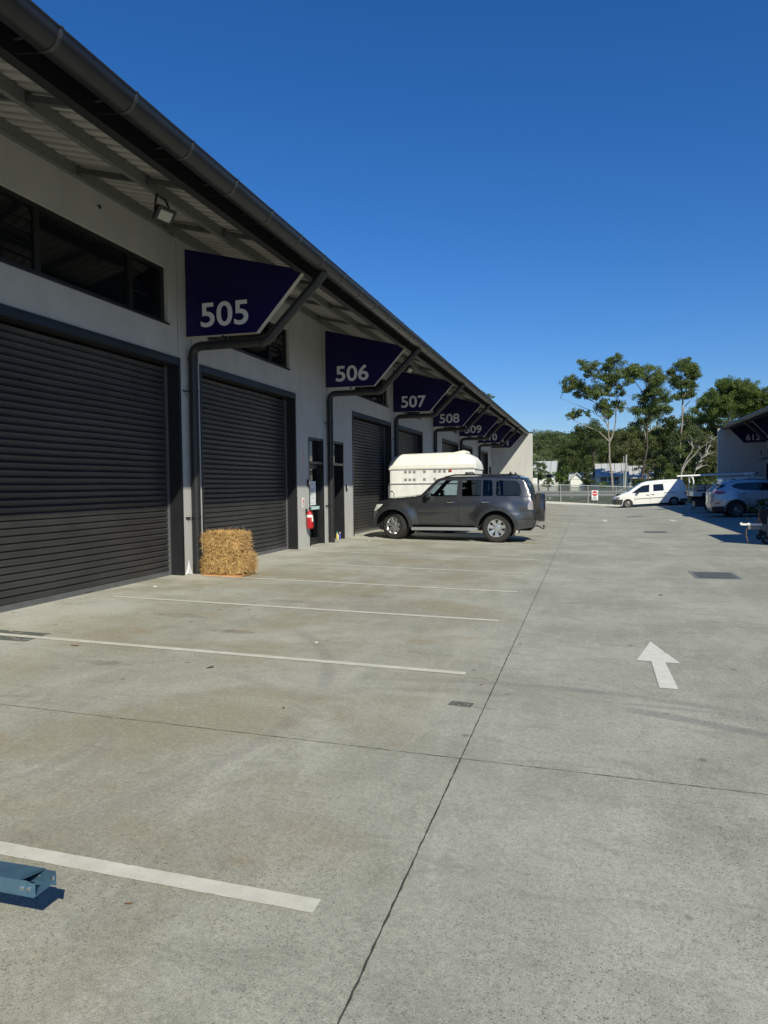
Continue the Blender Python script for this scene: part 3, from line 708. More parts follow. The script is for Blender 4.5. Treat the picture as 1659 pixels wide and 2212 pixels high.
def wheel(root, x, y, z, R, rr, wd, side, style, steer=0.0, name='wheel', spoke=None):
    """side -1: the outer face looks to -y"""
    o = bpy.data.objects.new(name, None); COL.objects.link(o); o.parent = root; L = root['_b']
    o.location = (x-L[0], y-L[1], z-L[2]); o.rotation_euler = (0, 0, steer); o['_b'] = (0, 0, 0); o.empty_display_size = .1
    s = side; q = MB()
    pr = [(rr, .0), (rr+.012, -.004*1), (R-.05, .012), (R-.02, .0), (R-.006, -.02), (R, -.05), (R, -wd+.05), (R-.02, -wd), (rr, -wd)]
    q.lathe([(a, -s*b if True else b) for a, b in pr][::1], (0, 0, 0), 'y', 40)
    # tread blocks
    for i in range(44):
        a = 2*pi*i/44; c, d = cos(a), sin(a)
        for k in (0, 1):
            y0 = s*(.018+k*(wd/2)); y1 = s*(wd/2-.006+k*(wd/2)-.012); e = .028+.006*k; aa = a+(.07 if k else 0); c, d = cos(aa), sin(aa)
            vs = []
            for yy in (y0, y1):
                for r_, t_ in ((R-.004, -e), (R-.004, e), (R+.006, e*.9), (R+.006, -e*.9)): vs.append((d*r_+c*t_, yy, c*r_-d*t_))
            q.add(vs, [(0,1,2,3), (7,6,5,4), (0,4,5,1), (1,5,6,2), (2,6,7,3), (3,7,4,0)])
    q.build('tyre', M_TYRE, o, smooth=30)
    q = MB(); q.lathe([(rr, s*.10), (rr-.02, s*.06), (rr-.022, s*.03)], (0, 0, 0), 'y', 36); q.lathe([(rr-.01, s*.10), (0, s*.11)], (0, 0, 0), 'y', 24); q.build('barrel', M_TRIM, o, smooth=35)
    q = MB(); q.lathe([(rr-.022, s*.03), (rr-.002, s*.002), (rr+.004, s*.0), (rr+.004, s*.012)], (0, 0, 0), 'y', 36)
    if style == 'alloy7' or style == 'thin10':
        ns, w0, w1 = (7, .052, .068) if style == 'alloy7' else (10, .016, .012)
        for i in range(ns):
            a = 2*pi*(i+.5)/ns; c, d = cos(a), sin(a); vs = []
            for r_, hw, yy in ((.055, w0*.75, .018), (rr*.55, w0, .012), (rr-.006, w1, .004)):
                for t_, dy in ((-hw, .035), (-hw*.72, 0), (hw*.72, 0), (hw, .035)): vs.append((d*r_+c*t_, s*(yy+dy), c*r_-d*t_))
            q.add(vs, [(4*k+j, 4*k+j+1, 4*k+j+5, 4*k+j+4) for k in (0, 1) for j in range(3)], flip=s > 0)
        q.lathe([(.085, s*.03), (.08, s*.012), (.05, s*.008), (.0, s*.006)], (0, 0, 0), 'y', 24)
        rim = q.build('rim', spoke or M_ALLOY, o, smooth=35)
        q = MB()
        for i in range(6): a = 2*pi*i/6+.2; q.cyl((.062*sin(a), s*.012, .062*cos(a)), (.062*sin(a), s*.0, .062*cos(a)), .010, 6)
        q.build('wheel_nuts', M_TRIM, o)
        q = MB(); q.lathe([(rr-.025, s*.062), (.04, s*.066)], (0, 0, 0), 'y', 24); q.build('brake_disc', mat('brake_dark', (.03, .03, .03), .5, .5), o)
    else:
        q.lathe([(rr-.02, s*.03), (rr-.05, s*.012), (rr-.075, s*.03), (.08, s*.02), (.06, s*.0), (0, s*-.002)], (0, 0, 0), 'y', 30)
        q.build('rim', spoke or M_ALLOY, o, smooth=35)
        q = MB()
        for i in range(12): a = 2*pi*i/12; q.cyl((.115*sin(a), s*.024, .115*cos(a)), (.115*sin(a), s*.012, .115*cos(a)), .012, 8)
        q.build('wheel_slots', M_TRIM, o)
    return o
def arc(cx, cz, r, a0, a1, n=14): return [(cx+r*cos(radians(a0+(a1-a0)*i/n)), cz+r*sin(radians(a0+(a1-a0)*i/n))) for i in range(n+1)]
def seam(car, pts, m=None, wd=.014, off=.0018, name='panel_gap'):
    pts = dens(pts, .05); n = len(pts)
    for sd in (-1, 1):
        q = MB(); vs = []
        for i, p in enumerate(pts):
            a, b = Vector(pts[max(0, i-1)]), Vector(pts[min(n-1, i+1)]); t = (b-a).normalized(); s_ = (-t.y*wd/2, t.x*wd/2)
            for k in (1, -1):
                x, z = p[0]+s_[0]*k, p[1]+s_[1]*k; vs.append((x, car.yc+sd*(car.v(*p)+off), z))
        q.add(vs, [(2*i, 2*i+1, 2*i+3, 2*i+2) for i in range(n-1)], flip=sd < 0)
        q.build(name, m or M_TRIM, car.root)

# ---- dark grey four wheel drive
suv = thing('four_wheel_drive', 'dark grey four wheel drive with a spare wheel on its back', 'car', (-3.7, 19.69, .09))
M_SUV = mat('graphite_metallic', (.088, .091, .096), .30, .82, coat=1.0)
top = [(-5.60, .48), (-5.74, .58), (-5.79, .74), (-5.78, .86), (-5.72, .93), (-5.64, 1.09), (-5.53, 1.17), (-5.20, 1.235), (-4.85, 1.262), (-4.50, 1.29), (-4.36, 1.33), (-3.95, 1.735), (-3.80, 1.79), (-3.45, 1.815), (-2.9, 1.815), (-2.2, 1.80), (-1.72, 1.775), (-1.585, 1.74), (-1.50, 1.60), (-1.41, 1.38), (-1.36, 1.17), (-1.345, .93), (-1.29, .86), (-1.29, .62), (-1.34, .47)]
wz = [(.35, .90), (.5, .915), (.62, .932), (.78, .945), (.86, .940), (.94, .946), (1.04, .944), (1.12, .932), (1.19, .912), (1.24, .893), (1.28, .884), (1.55, .80), (1.75, .745), (1.85, .72)]
plan = [(-5.79, .70), (-5.7, .82), (-5.55, .90), (-5.2, .965), (-4.6, .995), (-2, 1.0), (-1.6, .975), (-1.4, .94), (-1.29, .90)]
S = Car(suv, 19.69, top, wz, plan, .075, ((-5.15, .49, .46, .06), (-2.31, .42, .46, .06)))
bot = [(-1.34, .47)] + [(-1.70, .41)] + arc(-2.31, .43, .475, -8, 188, 20) + [(-2.80, .50), (-4.60, .53)] + arc(-5.13, .47, .475, 2, 172, 20) + [(-5.60, .48)]
fw = rounded([(-4.23, 1.29), (-3.93, 1.62), (-3.80, 1.71), (-3.35, 1.715), (-3.37, 1.285)], .05)
rw = rounded([(-3.225, 1.285), (-3.22, 1.71), (-2.72, 1.71), (-2.72, 1.285)], .03)
rw2 = rounded([(-2.675, 1.285), (-2.675, 1.71), (-2.43, 1.70), (-2.405, 1.285)], .03)
qw = rounded([(-2.325, 1.285), (-2.325, 1.695), (-1.80, 1.68), (-1.72, 1.60), (-1.665, 1.36), (-1.70, 1.285)], .06)
iA = top.index((-4.36, 1.33)); iB = top.index((-3.95, 1.735))
body(S, bot[1:-1], [fw, rw, rw2, qw], M_SUV, [(top[:iA+1], .045), (top[iB:], .03)])
for lp, m, nm in ((fw, M_CARGL, 'front_window'), (rw, M_PRIV, 'rear_window'), (rw2, M_PRIV, 'rear_window'), (qw, M_PRIV, 'quarter_window')): S.fill(nm, [lp], m, -.012)
k = S.skin(top[iA:iB+1], crown=.05, inset=.05); k.build('windscreen', M_CARGL, suv, smooth=60)
for lp in (fw, rw, rw2, qw):                         # dark surround of each window
    c = (sum(p[0] for p in lp)/len(lp), sum(p[1] for p in lp)/len(lp))
    big = [(c[0]+(x-c[0])*1.035, c[1]+(z-c[1])*1.05) for x, z in lp]; n = len(lp)
    for sd in (-1, 1):
        q = MB(); q.add([(x, S.yc+sd*(S.v(x, z)+.003), z) for x, z in big]+[(x, S.yc+sd*(S.v(x, z)+.003), z) for x, z in lp], [(i, (i+1) % n, n+(i+1) % n, n+i) for i in range(n)], flip=sd < 0)
        q.build('window_surround', M_TRIM, suv)
seam(S, [(-4.37, 1.27), (-4.43, 1.02), (-4.43, .80), (-4.37, .54)]); seam(S, [(-3.29, 1.74), (-3.305, 1.25), (-3.32, .84), (-3.30, .53)]); seam(S, [(-2.37, 1.73), (-2.35, 1.24), (-2.34, .95)])
seam(S, [(-4.6, .545), (-2.80, .515)]); seam(S, [(-1.82, .66), (-1.34, .68)], wd=.012)
for cx, cz, a0, a1 in ((-5.13, .47, -2, 178), (-2.31, .43, 4, 178)):      # moulded wheel arch flares
    lo, hi = arc(cx, cz, .475, a0, a1, 22), arc(cx, cz, .575, a0+2, a1-2, 22); S.fill('arch_flare', [lo+hi[::-1]], mat('flare_grey', (.035, .040, .043), .42, .4, coat=.3), .016, step=.12)
for a, b in ((-4.33, -3.36), (-3.26, -2.86)): S.fill('door_cladding', [rounded([(a, .56), (a, .83), (b, .84), (b-.02, .56)], .03)], M_SUV, .020, step=.15)
S.fill('bumper_end', [rounded([(-1.83, .70), (-1.70, .86), (-1.40, .88), (-1.31, .84), (-1.31, .70)], .02)], M_SUV, .022)
S.fill('headlamp', [rounded([(-5.70, .90), (-5.615, 1.075), (-5.40, 1.085), (-5.50, .99), (-5.64, .89)], .02)], M_LAMPG, .006, step=.05)
S.fill('tail_lamp', [rounded([(-1.50, .92), (-1.50, 1.07), (-1.43, 1.165), (-1.375, 1.15), (-1.36, .92)], .02)], mat('clear_tail_lamp', (.36, .33, .33), .12, .3, coat=.6), .010, step=.05)
for x in (-3.52, -2.58):
    for sd in (-1, 1):
        y = 19.69+sd*(S.v(x, 1.13)+.0); q = MB(); q.tube([(x-.13, y, 1.115), (x-.10, y+sd*.035, 1.122), (x+.06, y+sd*.035, 1.128), (x+.10, y, 1.13)], [.012, .018, .018, .012], 8); q.build('door_handle', M_CHROME, suv, smooth=True)
        q = MB(); q.lathe([(.0, sd*.004), (.05, sd*.003), (.055, -sd*.002)], (x, y, 1.125), 'y', 16); q.build('handle_recess', M_TRIM, suv, smooth=True)
for sd in (-1, 1):
    y = 19.69+sd*.88; q = MB(); pr = rounded([(-4.16, 1.25), (-4.19, 1.41), (-4.08, 1.43), (-4.06, 1.26)], .04)
    q.prism(pr, 'y', y+sd*.02, y+sd*.22); mo = q.build('door_mirror', M_SUV, suv, smooth=30, bevel=.02)
    q = MB(); q.prism([(-4.20, 1.25), (-4.09, 1.25), (-4.07, 1.31), (-4.16, 1.31)], 'y', y-sd*.03, y+sd*.02); q.build('mirror_arm', M_TRIM, suv)
    q = MB(); q.prism(rounded([(-4.60, .38), (-4.60, .46), (-2.80, .455), (-2.80, .375)], .03), 'y', 19.69+sd*.80, 19.69+sd*.97); q.build('side_step', M_ALLOY, suv, smooth=30)
    q = MB(); q.tube([(-3.72, 19.69+sd*.66, 1.80), (-3.45, 19.69+sd*.66, 1.855), (-1.95, 19.69+sd*.66, 1.845), (-1.72, 19.69+sd*.66, 1.79)], .02, 8); 
    for xx in (-2.6,): q.box(xx-.03, xx+.03, 19.69+sd*.66-.02, 19.69+sd*.66+.02, 1.79, 1.85)
    q.build('roof_rail', M_TRIM, suv, smooth=40)
    for xx in (-3.13, -1.96):
        q = MB(); q.box(xx-.05, xx+.05, 19.69+sd*.66-.035, 19.69+sd*.66+.035, 1.845, 1.88); q.box(xx-.02, xx+.02, 19.69+sd*.66-.03, 19.69+sd*.66+.03, 1.88, 1.92); q.build('rack_foot', M_TRIM, suv, bevel=.008)
q = MB(); q.box(-5.55, -1.45, 19.06, 20.32, .36, 1.0); q.box(-5.72, -5.2, 19.1, 20.28, .46, 1.0); q.build('underbody', M_UNDER, suv)
q = MB(); q.box(-4.45, -4.25, 19.0, 20.38, 1.0, 1.25); q.box(-4.2, -1.5, 18.98, 20.4, .95, 1.02); q.build('dashboard', M_UNDER, suv)
for x, y in ((-3.45, 19.3), (-3.45, 20.08), (-2.6, 19.25), (-2.6, 20.1)):
    q = MB(); q.prism(rounded([(x-.05, 1.0), (x+.08, 1.48), (x+.18, 1.48), (x+.10, 1.0)], .04), 'y', y-.24, y+.24); q.prism(rounded([(x+.09, 1.5), (x+.10, 1.66), (x+.19, 1.66), (x+.18, 1.5)], .04), 'y', y-.13, y+.13)
    q.box(x+.12, x+.14, y-.05, y+.05, 1.46, 1.54); q.build('seat', M_UNDER, suv, bevel=.02)
q = MB(); q.lathe([(.17+.017*cos(a), .017*sin(a)) for a in [2*pi*i/8 for i in range(9)]], (0, 0, 0), 'x', 24); Rm = Matrix.Rotation(radians(25), 4, 'Y'); q.v = [tuple(Rm @ Vector(p)+Vector((-4.05, 20.08, 1.28))) for p in q.v]; q.build('steering_wheel', M_UNDER, suv, smooth=True)
wheel(suv, -5.14, 18.86, .490, .378, .232, .25, 1, 'alloy7', radians(-24)); wheel(suv, -5.14, 20.52, .490, .378, .232, .25, -1, 'alloy7', radians(-24))
wheel(suv, -2.31, 18.80, .435, .378, .232, .25, 1, 'alloy7'); wheel(suv, -2.31, 20.58, .435, .378, .232, .25, -1, 'alloy7')
sp = thing_part('spare_wheel', suv)
q = MB(); q.lathe([(.20, -1.365), (.34, -1.36), (.375, -1.33), (.378, -1.20), (.35, -1.17), (.2, -1.165)], (0, 19.69, .96), 'x', 36); q.build('tyre', M_TYRE, sp, smooth=30)
q = MB(); q.lathe([(.30, -1.36), (.372, -1.34), (.372, -1.23), (.36, -1.12), (.33, -1.105), (0, -1.10)], (0, 19.69, .93), 'x', 36, radians(200), radians(360)); q.lathe([(.31, -1.23), (.385, -1.22), (.385, -1.13), (.33, -1.105), (0, -1.10)], (0, 19.69, .95), 'x', 36); q.build('wheel_cover', M_SUV, sp, smooth=35)
q = MB(); q.tube([(-1.38, 19.69, .46), (-1.27, 19.69, .44), (-1.20, 19.69, .385), (-1.13, 19.69, .385)], .018, 6, sq=True); q.lathe([(.012, .385), (.012, .42), (.026, .435), (.028, .455), (.02, .475), (0, .48)], (-1.145, 19.69, 0), 'z', 12); q.build('tow_bar', M_TRIM, suv, smooth=30)
for x, yy in ((-1.88, 18.95), (-1.88, 20.43)):
    q = MB(); q.box(x, x+.012, yy-.13, yy+.13, .20, .48); q.build('mud_flap', M_TRIM, suv)
q = MB(); q.tube([(-4.60, 19.3, 1.31), (-4.42, 19.5, 1.335), (-4.40, 19.9, 1.34)], .012, 5); q.tube([(-4.55, 19.7, 1.32), (-4.40, 19.95, 1.345), (-4.38, 20.25, 1.345)], .012, 5); q.build('wiper', M_TRIM, suv)

# ---- white panel van
van = thing('panel_van', 'white panel van with black bumper parked in front of the fence, rear half in shade', 'van', (4.0, 51.9, 0))
M_VAN = mat('van_white_paint', (.80, .80, .77), .30, coat=.5, var=.03)
top = [(1.74, .10), (1.68, .2), (1.67, .45), (1.74, .56), (1.84, .62), (2.17, .77), (2.53, .91), (2.62, .95), (3.10, 1.30), (3.43, 1.51), (3.79, 1.63), (4.57, 1.72), (5.39, 1.755), (5.95, 1.755), (6.08, 1.70), (6.17, 1.50), (6.28, 1.10), (6.31, .62), (6.38, .52), (6.39, .33), (6.36, .27)]
V = Car(van, 51.9, top, [(0, .83), (.3, .87), (.6, .895), (.9, .88), (1.0, .86), (1.4, .76), (1.75, .70)], [(1.67, .72), (1.8, .86), (2.1, .95), (2.6, .99), (5.8, 1), (6.2, .96), (6.39, .93)], .08)
bot = [(5.87, .27)] + arc(5.53, .30, .325, 0, 176, 16) + [(5.15, .22), (3.0, .10)] + arc(2.61, .15, .325, -8, 190, 16) + [(2.2, .06)]
a, b = top.index((2.62, .95)), top.index((3.43, 1.51))
body(V, bot, [], M_VAN, [(top[:a+1], .05), (top[b:], .03)])
k = V.skin(top[a:b+1], crown=.06); k.build('windscreen', M_DKGL, van, smooth=60)
V.fill('front_window', [rounded([(2.84, .86), (3.18, 1.13), (3.51, 1.35), (3.98, 1.44), (3.96, .93)], .04)], M_DKGL, .006)
V.fill('sliding_door_window', [rounded([(4.22, .98), (4.22, 1.44), (4.84, 1.48), (4.89, 1.03)], .05)], M_DKGL, .006)
V.fill('front_bumper', [rounded([(1.70, .08), (1.69, .43), (1.8, .45), (2.30, .43), (2.24, .07)], .03)], mat('bumper_grey', (.05, .05, .052), .6), .012)
k = V.skin([(1.74, .10), (1.68, .2), (1.67, .44)], crown=.055, off=.008); k.build('bumper_face', mat('bumper_grey', (.05,.05,.052), .6), van, smooth=50)
V.fill('rear_bumper', [rounded([(5.88, .27), (5.90, .47), (6.38, .50), (6.38, .30)], .03)], mat('bumper_grey', (.05,.05,.052), .6), .012)
V.fill('headlamp', [rounded([(1.77, .46), (1.85, .60), (2.05, .60), (2.08, .52), (1.95, .45)], .03)], mat('smoky_lamp', (.16, .17, .18), .1, coat=.6), .008)
V.fill('tail_lamp', [rounded([(6.18, .75), (6.16, .99), (6.25, .98), (6.27, .75)], .02)], M_LAMPR, .008)
V.fill('side_moulding', [[(3.05, .445), (3.05, .475), (4.90, .595), (4.90, .565)]], M_TRIM, .012, step=.3); V.fill('door_track', [[(4.95, .865), (4.95, .90), (5.76, .935), (5.76, .90)]], M_TRIM, .008, step=.3)
for pts in ([(3.02, .80), (3.06, .14)], [(4.02, 1.50), (4.04, .20)], [(4.87, 1.64), (4.97, .32)], [(4.9, 1.60), (5.9, 1.63)]): seam(V, pts, mat('gap_grey', (.2, .2, .2), .8), .012)
for x, z in ((3.88, .735), (4.20, .765)):
    for sd in (-1, 1): q = MB(); y = 51.9+sd*V.v(x, z); q.box(x-.09, x+.09, y-.012, y+.03*sd+.002, z-.02, z+.02); q.build('door_handle', M_TRIM, van, bevel=.008)
for sd in (-1, 1):
    q = MB(); y = 51.9+sd*.86; q.prism(rounded([(3.20, .82), (3.18, 1.02), (3.30, 1.03), (3.30, .82)], .04), 'y', y, y+sd*.2); q.build('door_mirror', M_TRIM, van, bevel=.015)
q = MB(); q.box(1.9, 6.25, 51.3, 52.5, .08, .8); q.build('underbody', M_UNDER, van)
for x, z in ((2.61, .155), (5.53, .315)):
    for sd in (1, -1): wheel(van, x, 51.9-sd*.86, z, .305, .185, .2, sd, 'steel', spoke=mat('steel_wheel_grey', (.22, .22, .22), .45, .5))

# ---- silver compact SUV in the shade
car = thing('silver_hatch', 'silver car with red tail lamp parked in the shade on the far side', 'car', (7.3, 34.5, .05))
M_SIL = mat('silver_metallic', (.38, .40, .44), .30, .5, coat=.6)
top = [(5.22, .30), (5.15, .50), (5.13, .62), (5.155, .75), (5.15, .95), (5.17, 1.14), (5.25, 1.22), (5.50, 1.455), (5.46, 1.50), (5.56, 1.53), (5.87, 1.60), (6.36, 1.655), (6.85, 1.67), (7.35, 1.64), (7.75, 1.55), (8.45, 1.18), (8.6, 1.12), (9.2, 1.04), (9.48, .90), (9.56, .75), (9.58, .45), (9.5, .3)]
T = Car(car, 34.5, top, [(.2, .88), (.5, .91), (.8, .925), (1.05, .90), (1.2, .87), (1.45, .76), (1.65, .68)], [(5.13, .80), (5.25, .90), (5.5, .96), (6, .995), (8.5, .99), (9.2, .92), (9.5, .78), (9.58, .7)], .07, ((6.13, .37, .40, .025),))
bot = [(9.3, .26)] + arc(8.78, .41, .37, -18, 190, 16) + [(8.3, .26), (6.55, .26)] + arc(6.13, .38, .37, -12, 190, 16) + [(5.66, .30)]
body(T, bot, [], M_SIL, [(top[:6], .05), (top[6:8], .05), (top[8:14], .03), (top[15:], .05)])
k = T.skin(top[5:8], crown=.055, inset=.04, off=.006); k.build('rear_screen', M_DKGL, car, smooth=60)
k = T.skin(top[13:16], crown=.05); k.build('windscreen', M_DKGL, car, smooth=60)
q = MB(); q.prism([(5.38, 1.47), (5.42, 1.50), (5.75, 1.575), (5.75, 1.53)], 'y', 33.86, 35.14); q.build('roof_spoiler', M_SIL, car, bevel=.01)
T.fill('side_windows', [rounded([(5.93, 1.39), (6.11, 1.49), (6.46, 1.535), (7.04, 1.545), (7.5, 1.51), (8.15, 1.22), (7.2, 1.19), (6.37, 1.22), (6.07, 1.30)], .05)], M_DKGL, .006)
for pts in ([(7.02, 1.54), (7.04, 1.2)],): seam(T, pts, M_TRIM, .05, .009, 'window_pillar')
T.fill('rear_quarter_glass', [rounded([(5.30, 1.245), (5.51, 1.45), (5.76, 1.44), (5.62, 1.33)], .03)], M_DKGL, .006)
T.fill('tail_lamp', [rounded([(5.25, 1.13), (5.30, 1.175), (5.66, 1.18), (5.75, 1.10), (5.42, 1.015)], .02)], M_LAMPR, .008, step=.06)
T.fill('rear_reflector', [rounded([(5.30, .62), (5.29, .67), (5.52, .69), (5.49, .63)], .01)], M_LAMPR, .010, step=.06)
T.fill('bumper_skirt', [rounded([(5.20, .30), (5.17, .50), (5.60, .52), (5.68, .50), (5.66, .30)], .02)], M_TRIM, .008)
lo, hi = arc(6.13, .38, .37, -14, 192, 22), arc(6.13, .38, .435, -12, 190, 22); T.fill('arch_trim', [lo+hi[::-1]], M_TRIM, .012)
T.fill('sill_trim', [[(6.56, .26), (6.56, .36), (8.36, .36), (8.36, .26)]], M_TRIM, .010, step=.3)
for pts in ([(6.18, 1.20), (6.20, 1.05), (6.30, .80)], [(7.12, 1.20), (7.16, .40)], [(5.80, .95), (5.72, .70)]): seam(T, pts, None, .010)
seam(T, [(5.9, 1.13), (6.6, 1.10), (8.2, 1.04)], mat('crease_shade_silver', (.30, .33, .37), .4, .4), .012, .001, 'crease_shade_strip')  # flat darker strip paints the shade line of a door crease
for x in (6.40, 7.36):
    q = MB(); y = 34.5-T.v(x, 1.06); q.tube([(x-.12, y, 1.06), (x-.08, y-.03, 1.062), (x+.08, y-.03, 1.06), (x+.12, y, 1.058)], .014, 8); q.build('door_handle', M_SIL, car, smooth=True)
q = MB(); q.tube([(5.92, 34.5, 1.60), (5.72, 34.5, 1.74)], [.012, .004], 6); q.build('aerial', M_TRIM, car)
q = MB(); q.tube([(6.5, 33.92, 1.66), (6.7, 33.90, 1.70), (7.5, 33.90, 1.66), (7.7, 33.92, 1.58)], .015, 6); q.build('roof_rail', M_TRIM, car)
q = MB(); q.box(5.35, 9.4, 33.75, 35.25, .2, .9); q.build('underbody', M_UNDER, car)
MX = mat('dark_machined_alloy', (.30, .31, .33), .3, .8)
for x, z in ((6.13, .385), (8.78, .44)):
    for sd in (1, -1): wheel(car, x, 34.5-sd*.90, z, .345, .24, .22, sd, 'thin10', spoke=MX)

# ---- white tray ute with ladder rack
ute = thing('tray_ute', 'white tray ute carrying long pipes on its ladder rack, parked beyond the silver car', 'ute', (7, 43, .08))
M_UTE = mat('ute_white_paint', (.76, .77, .78), .35, coat=.4, var=.04)
M_TRAY = mat('aluminium_tray', (.62, .63, .64), .4, .5, var=.15, vscale=5, stretch=(1, 1, 8))
q = MB(); q.box(5.60, 8.0, 42.0, 43.8, .80, .84)
for i in range(3): q.box(5.56, 7.9, 41.965, 42.0, .80+.085*i, .875+.085*i); q.box(5.56, 7.9, 43.8, 43.835, .80+.085*i, .875+.085*i); q.box(5.54, 5.575, 42.0, 43.8, .80+.085*i, .875+.085*i)
q.build('tray', M_TRAY, ute)
q = MB(); q.box(5.95, 6.12, 41.93, 41.965, .80, .98); q.build('tool_hook', M_TRIM, ute)
q = MB()
for x, yy in ((5.56, 42.05), (5.56, 43.75)): q.tube([(x-.02, yy, .80), (x-.02, yy, 1.6), (x-.06, yy+(.1 if yy < 43 else -.1), 1.82), (x-.06, 42.9, 1.86)], .035, 8)
for x, yy in ((8.45, 42.05), (8.45, 43.75)): q.tube([(x, yy, .8), (x, yy, 1.95), (x, 42.9, 1.97)], .035, 8)
q.build('ladder_rack', mat('white_rack_steel', (.72, .73, .72), .4), ute, smooth=40)
cab = [(7.95, .55), (7.95, 1.05), (8.0, 1.72), (8.10, 1.80), (8.5, 1.83), (9.2, 1.80), (9.45, 1.74), (10.1, 1.2), (10.9, 1.10), (11.0, .5)]
cab = [(x-.35, z) for x, z in cab]
q = MB(); q.prism(rounded(cab, .06), 'y', 42.05, 43.75); q.build('cab', M_UTE, ute, smooth=35, bevel=.04)
q = MB(); q.prism([(x-.35, z) for x, z in ((8.15, 1.18), (8.18, 1.62), (9.2, 1.66), (9.75, 1.2))], 'y', 42.03, 43.77); q.build('cab_windows', M_DKGL, ute)
q = MB(); q.prism(rounded([(6.98, .86), (6.98, 1.72), (7.03, 1.78), (7.95, 1.80), (7.95, .86)], .05), 'y', 42.1, 43.7); q.build('canopy_box', M_UTE, ute, smooth=35)
q = MB(); q.box(7.45, 7.80, 42.092, 42.1, 1.66, 1.72); q.build('canopy_vent', M_TRIM, ute)
q = MB(); q.box(5.5, 10.5, 42.5, 43.3, .45, .78); q.build('chassis', M_UNDER, ute)
for x in (6.75, 9.75):
    for sd in (1, -1): wheel(ute, x, 42.9-sd*.80, .43, .36, .2, .22, sd, 'steel', spoke=mat('steel_wheel_grey', (.22,.22,.22), .45, .5))
def pipe_load(y, z0, z1, r, label, x0=4.72, x1=8.7, m=None):
    o = thing('pipe_length', label, 'pipe', (x0, y, z0), 'pipes on the ladder rack'); q = MB(); q.tube([(x0, y, z0), ((x0+x1)/2, y, (z0+z1)/2), (x1, y, z1)], r, 10); q.build('tube_wall', m or mat('white_pvc', (.80, .81, .80), .35), o, smooth=True)
    q = MB(); q.tube([(x1-.08, y, z1-.003), (x1+.03, y, z1)], r*1.18, 10); q.build('end_socket', M_GUIDE, o, smooth=40)
pipe_load(42.25, 1.90, 2.03, .05, 'long white pipe on the near edge of the ladder rack'); pipe_load(42.6, 1.91, 2.03, .045, 'long white pipe in the middle of the ladder rack', 5.1, 8.4)
pipe_load(43.2, 1.92, 2.04, .06, 'thick grey pipe on the far edge of the ladder rack', 5.3, 8.2, M_GUIDE)
mp = mat('raw_timber', (.62, .38, .20), .7, var=.15)
for (a, b), lb in ((((6.20, 42.0, 1.08), (6.28, 42.0, 1.72)), 'short pale timber post standing in the ute tray, nearer the van'), (((6.70, 42.0, 1.22), (6.42, 42.0, 1.90)), 'leaning pale timber length against the rack of the ute')):
    o = tag(MB().tube([a, b], .035, 4, sq=True).build('timber_length', mp, base=a), lb, 'timber', 'timber lengths on the ute')
o = thing('mesh_crate', 'grey mesh crate in the tray of the white ute', 'crate', (6.2, 43.2, .84))
q = MB()
for x in (5.85, 6.25, 6.65): q.tube([(x, 42.9, .84), (x-.03, 42.9, 1.44)], .02, 4)
for z in (1.1, 1.44): q.tube([(5.83, 42.9, z), (6.68, 42.9, z)], .02, 4)
q.build('frame', M_TRIM, o); q = MB(); q.prism(rounded([(5.88, .9), (5.86, 1.40), (6.62, 1.40), (6.62, .9)], .05), 'y', 42.95, 43.5); q.build('bag', mat('grey_canvas', (.38, .38, .37), .8, var=.2), o, smooth=40, bevel=.04)
o = thing('tow_dolly', 'low black tow frame standing between the silver car and the ute', 'trailer', (5.3, 38.6, .04))
q = MB(); q.box(4.95, 6.4, 38.2, 38.3, .62, .68); q.box(4.95, 6.4, 39.0, 39.1, .62, .68); q.box(5.1, 6.5, 38.25, 39.05, .34, .62); q.tube([(5.2, 38.3, .36), (5.0, 38.3, .30), (4.95, 38.3, .25)], .03, 6); q.build('frame', M_TRIM, o)
for sd in (1, -1): wheel(o, 5.95, 38.65-sd*.55, .33, .28, .16, .16, sd, 'steel', spoke=M_TRIM)

# ---- white horse float behind the four wheel drive
fl = thing('horse_float', 'white horse float with domed roof and rows of vents behind the grey four wheel drive', 'trailer', (-4.5, 22.6, .1))
M_FL = mat('float_white_paint', (.66, .66, .62), .45, col2=(.82, .82, .79), vscale=2.4, stretch=(1.6, 1, .5)); M_FLR = mat('float_roof_fibreglass', (.70, .685, .61), .5, col2=(.81, .80, .73), vscale=2.6, stretch=(1.5, 1, .35))
y0, y1 = 21.75, 23.45
q = MB(); q.box(-6.02, -3.33, y0, y1, .55, 2.09); q.build('body', M_FL, fl, bevel=.02)
q = MB(); ns = 30; rp = [(-6.05, 2.08), (-6.06, 2.28), (-6.03, 2.42), (-5.95, 2.52), (-5.74, 2.59), (-5.2, 2.60), (-4.2, 2.615), (-3.8, 2.60), (-3.6, 2.55), (-3.43, 2.46), (-3.33, 2.33), (-3.30, 2.18), (-3.30, 2.06)]
rp = dens(rp, .08); vs = []; nv = 16
for x, z in rp:
    for j in range(nv+1):
        k = -1+2*j/nv; a = abs(k); e = (1-a**5)**(1/2.2) if a < 1 else 0
        zz = 2.08+(z-2.08)*e; vs.append((x*1.0, (y0+y1)/2+k*(.87), max(2.07, zz)))
q.add(vs, [(i*(nv+1)+j, (i+1)*(nv+1)+j, (i+1)*(nv+1)+j+1, i*(nv+1)+j+1) for i in range(len(rp)-1) for j in range(nv)], flip=True)
q.box(-6.045, -3.315, y0-.03, y1+.03, 2.085, 2.15); q.box(-6.04, -3.32, y0-.022, y1+.022, 2.151, 2.22); q.build('roof', M_FLR, fl, smooth=45)
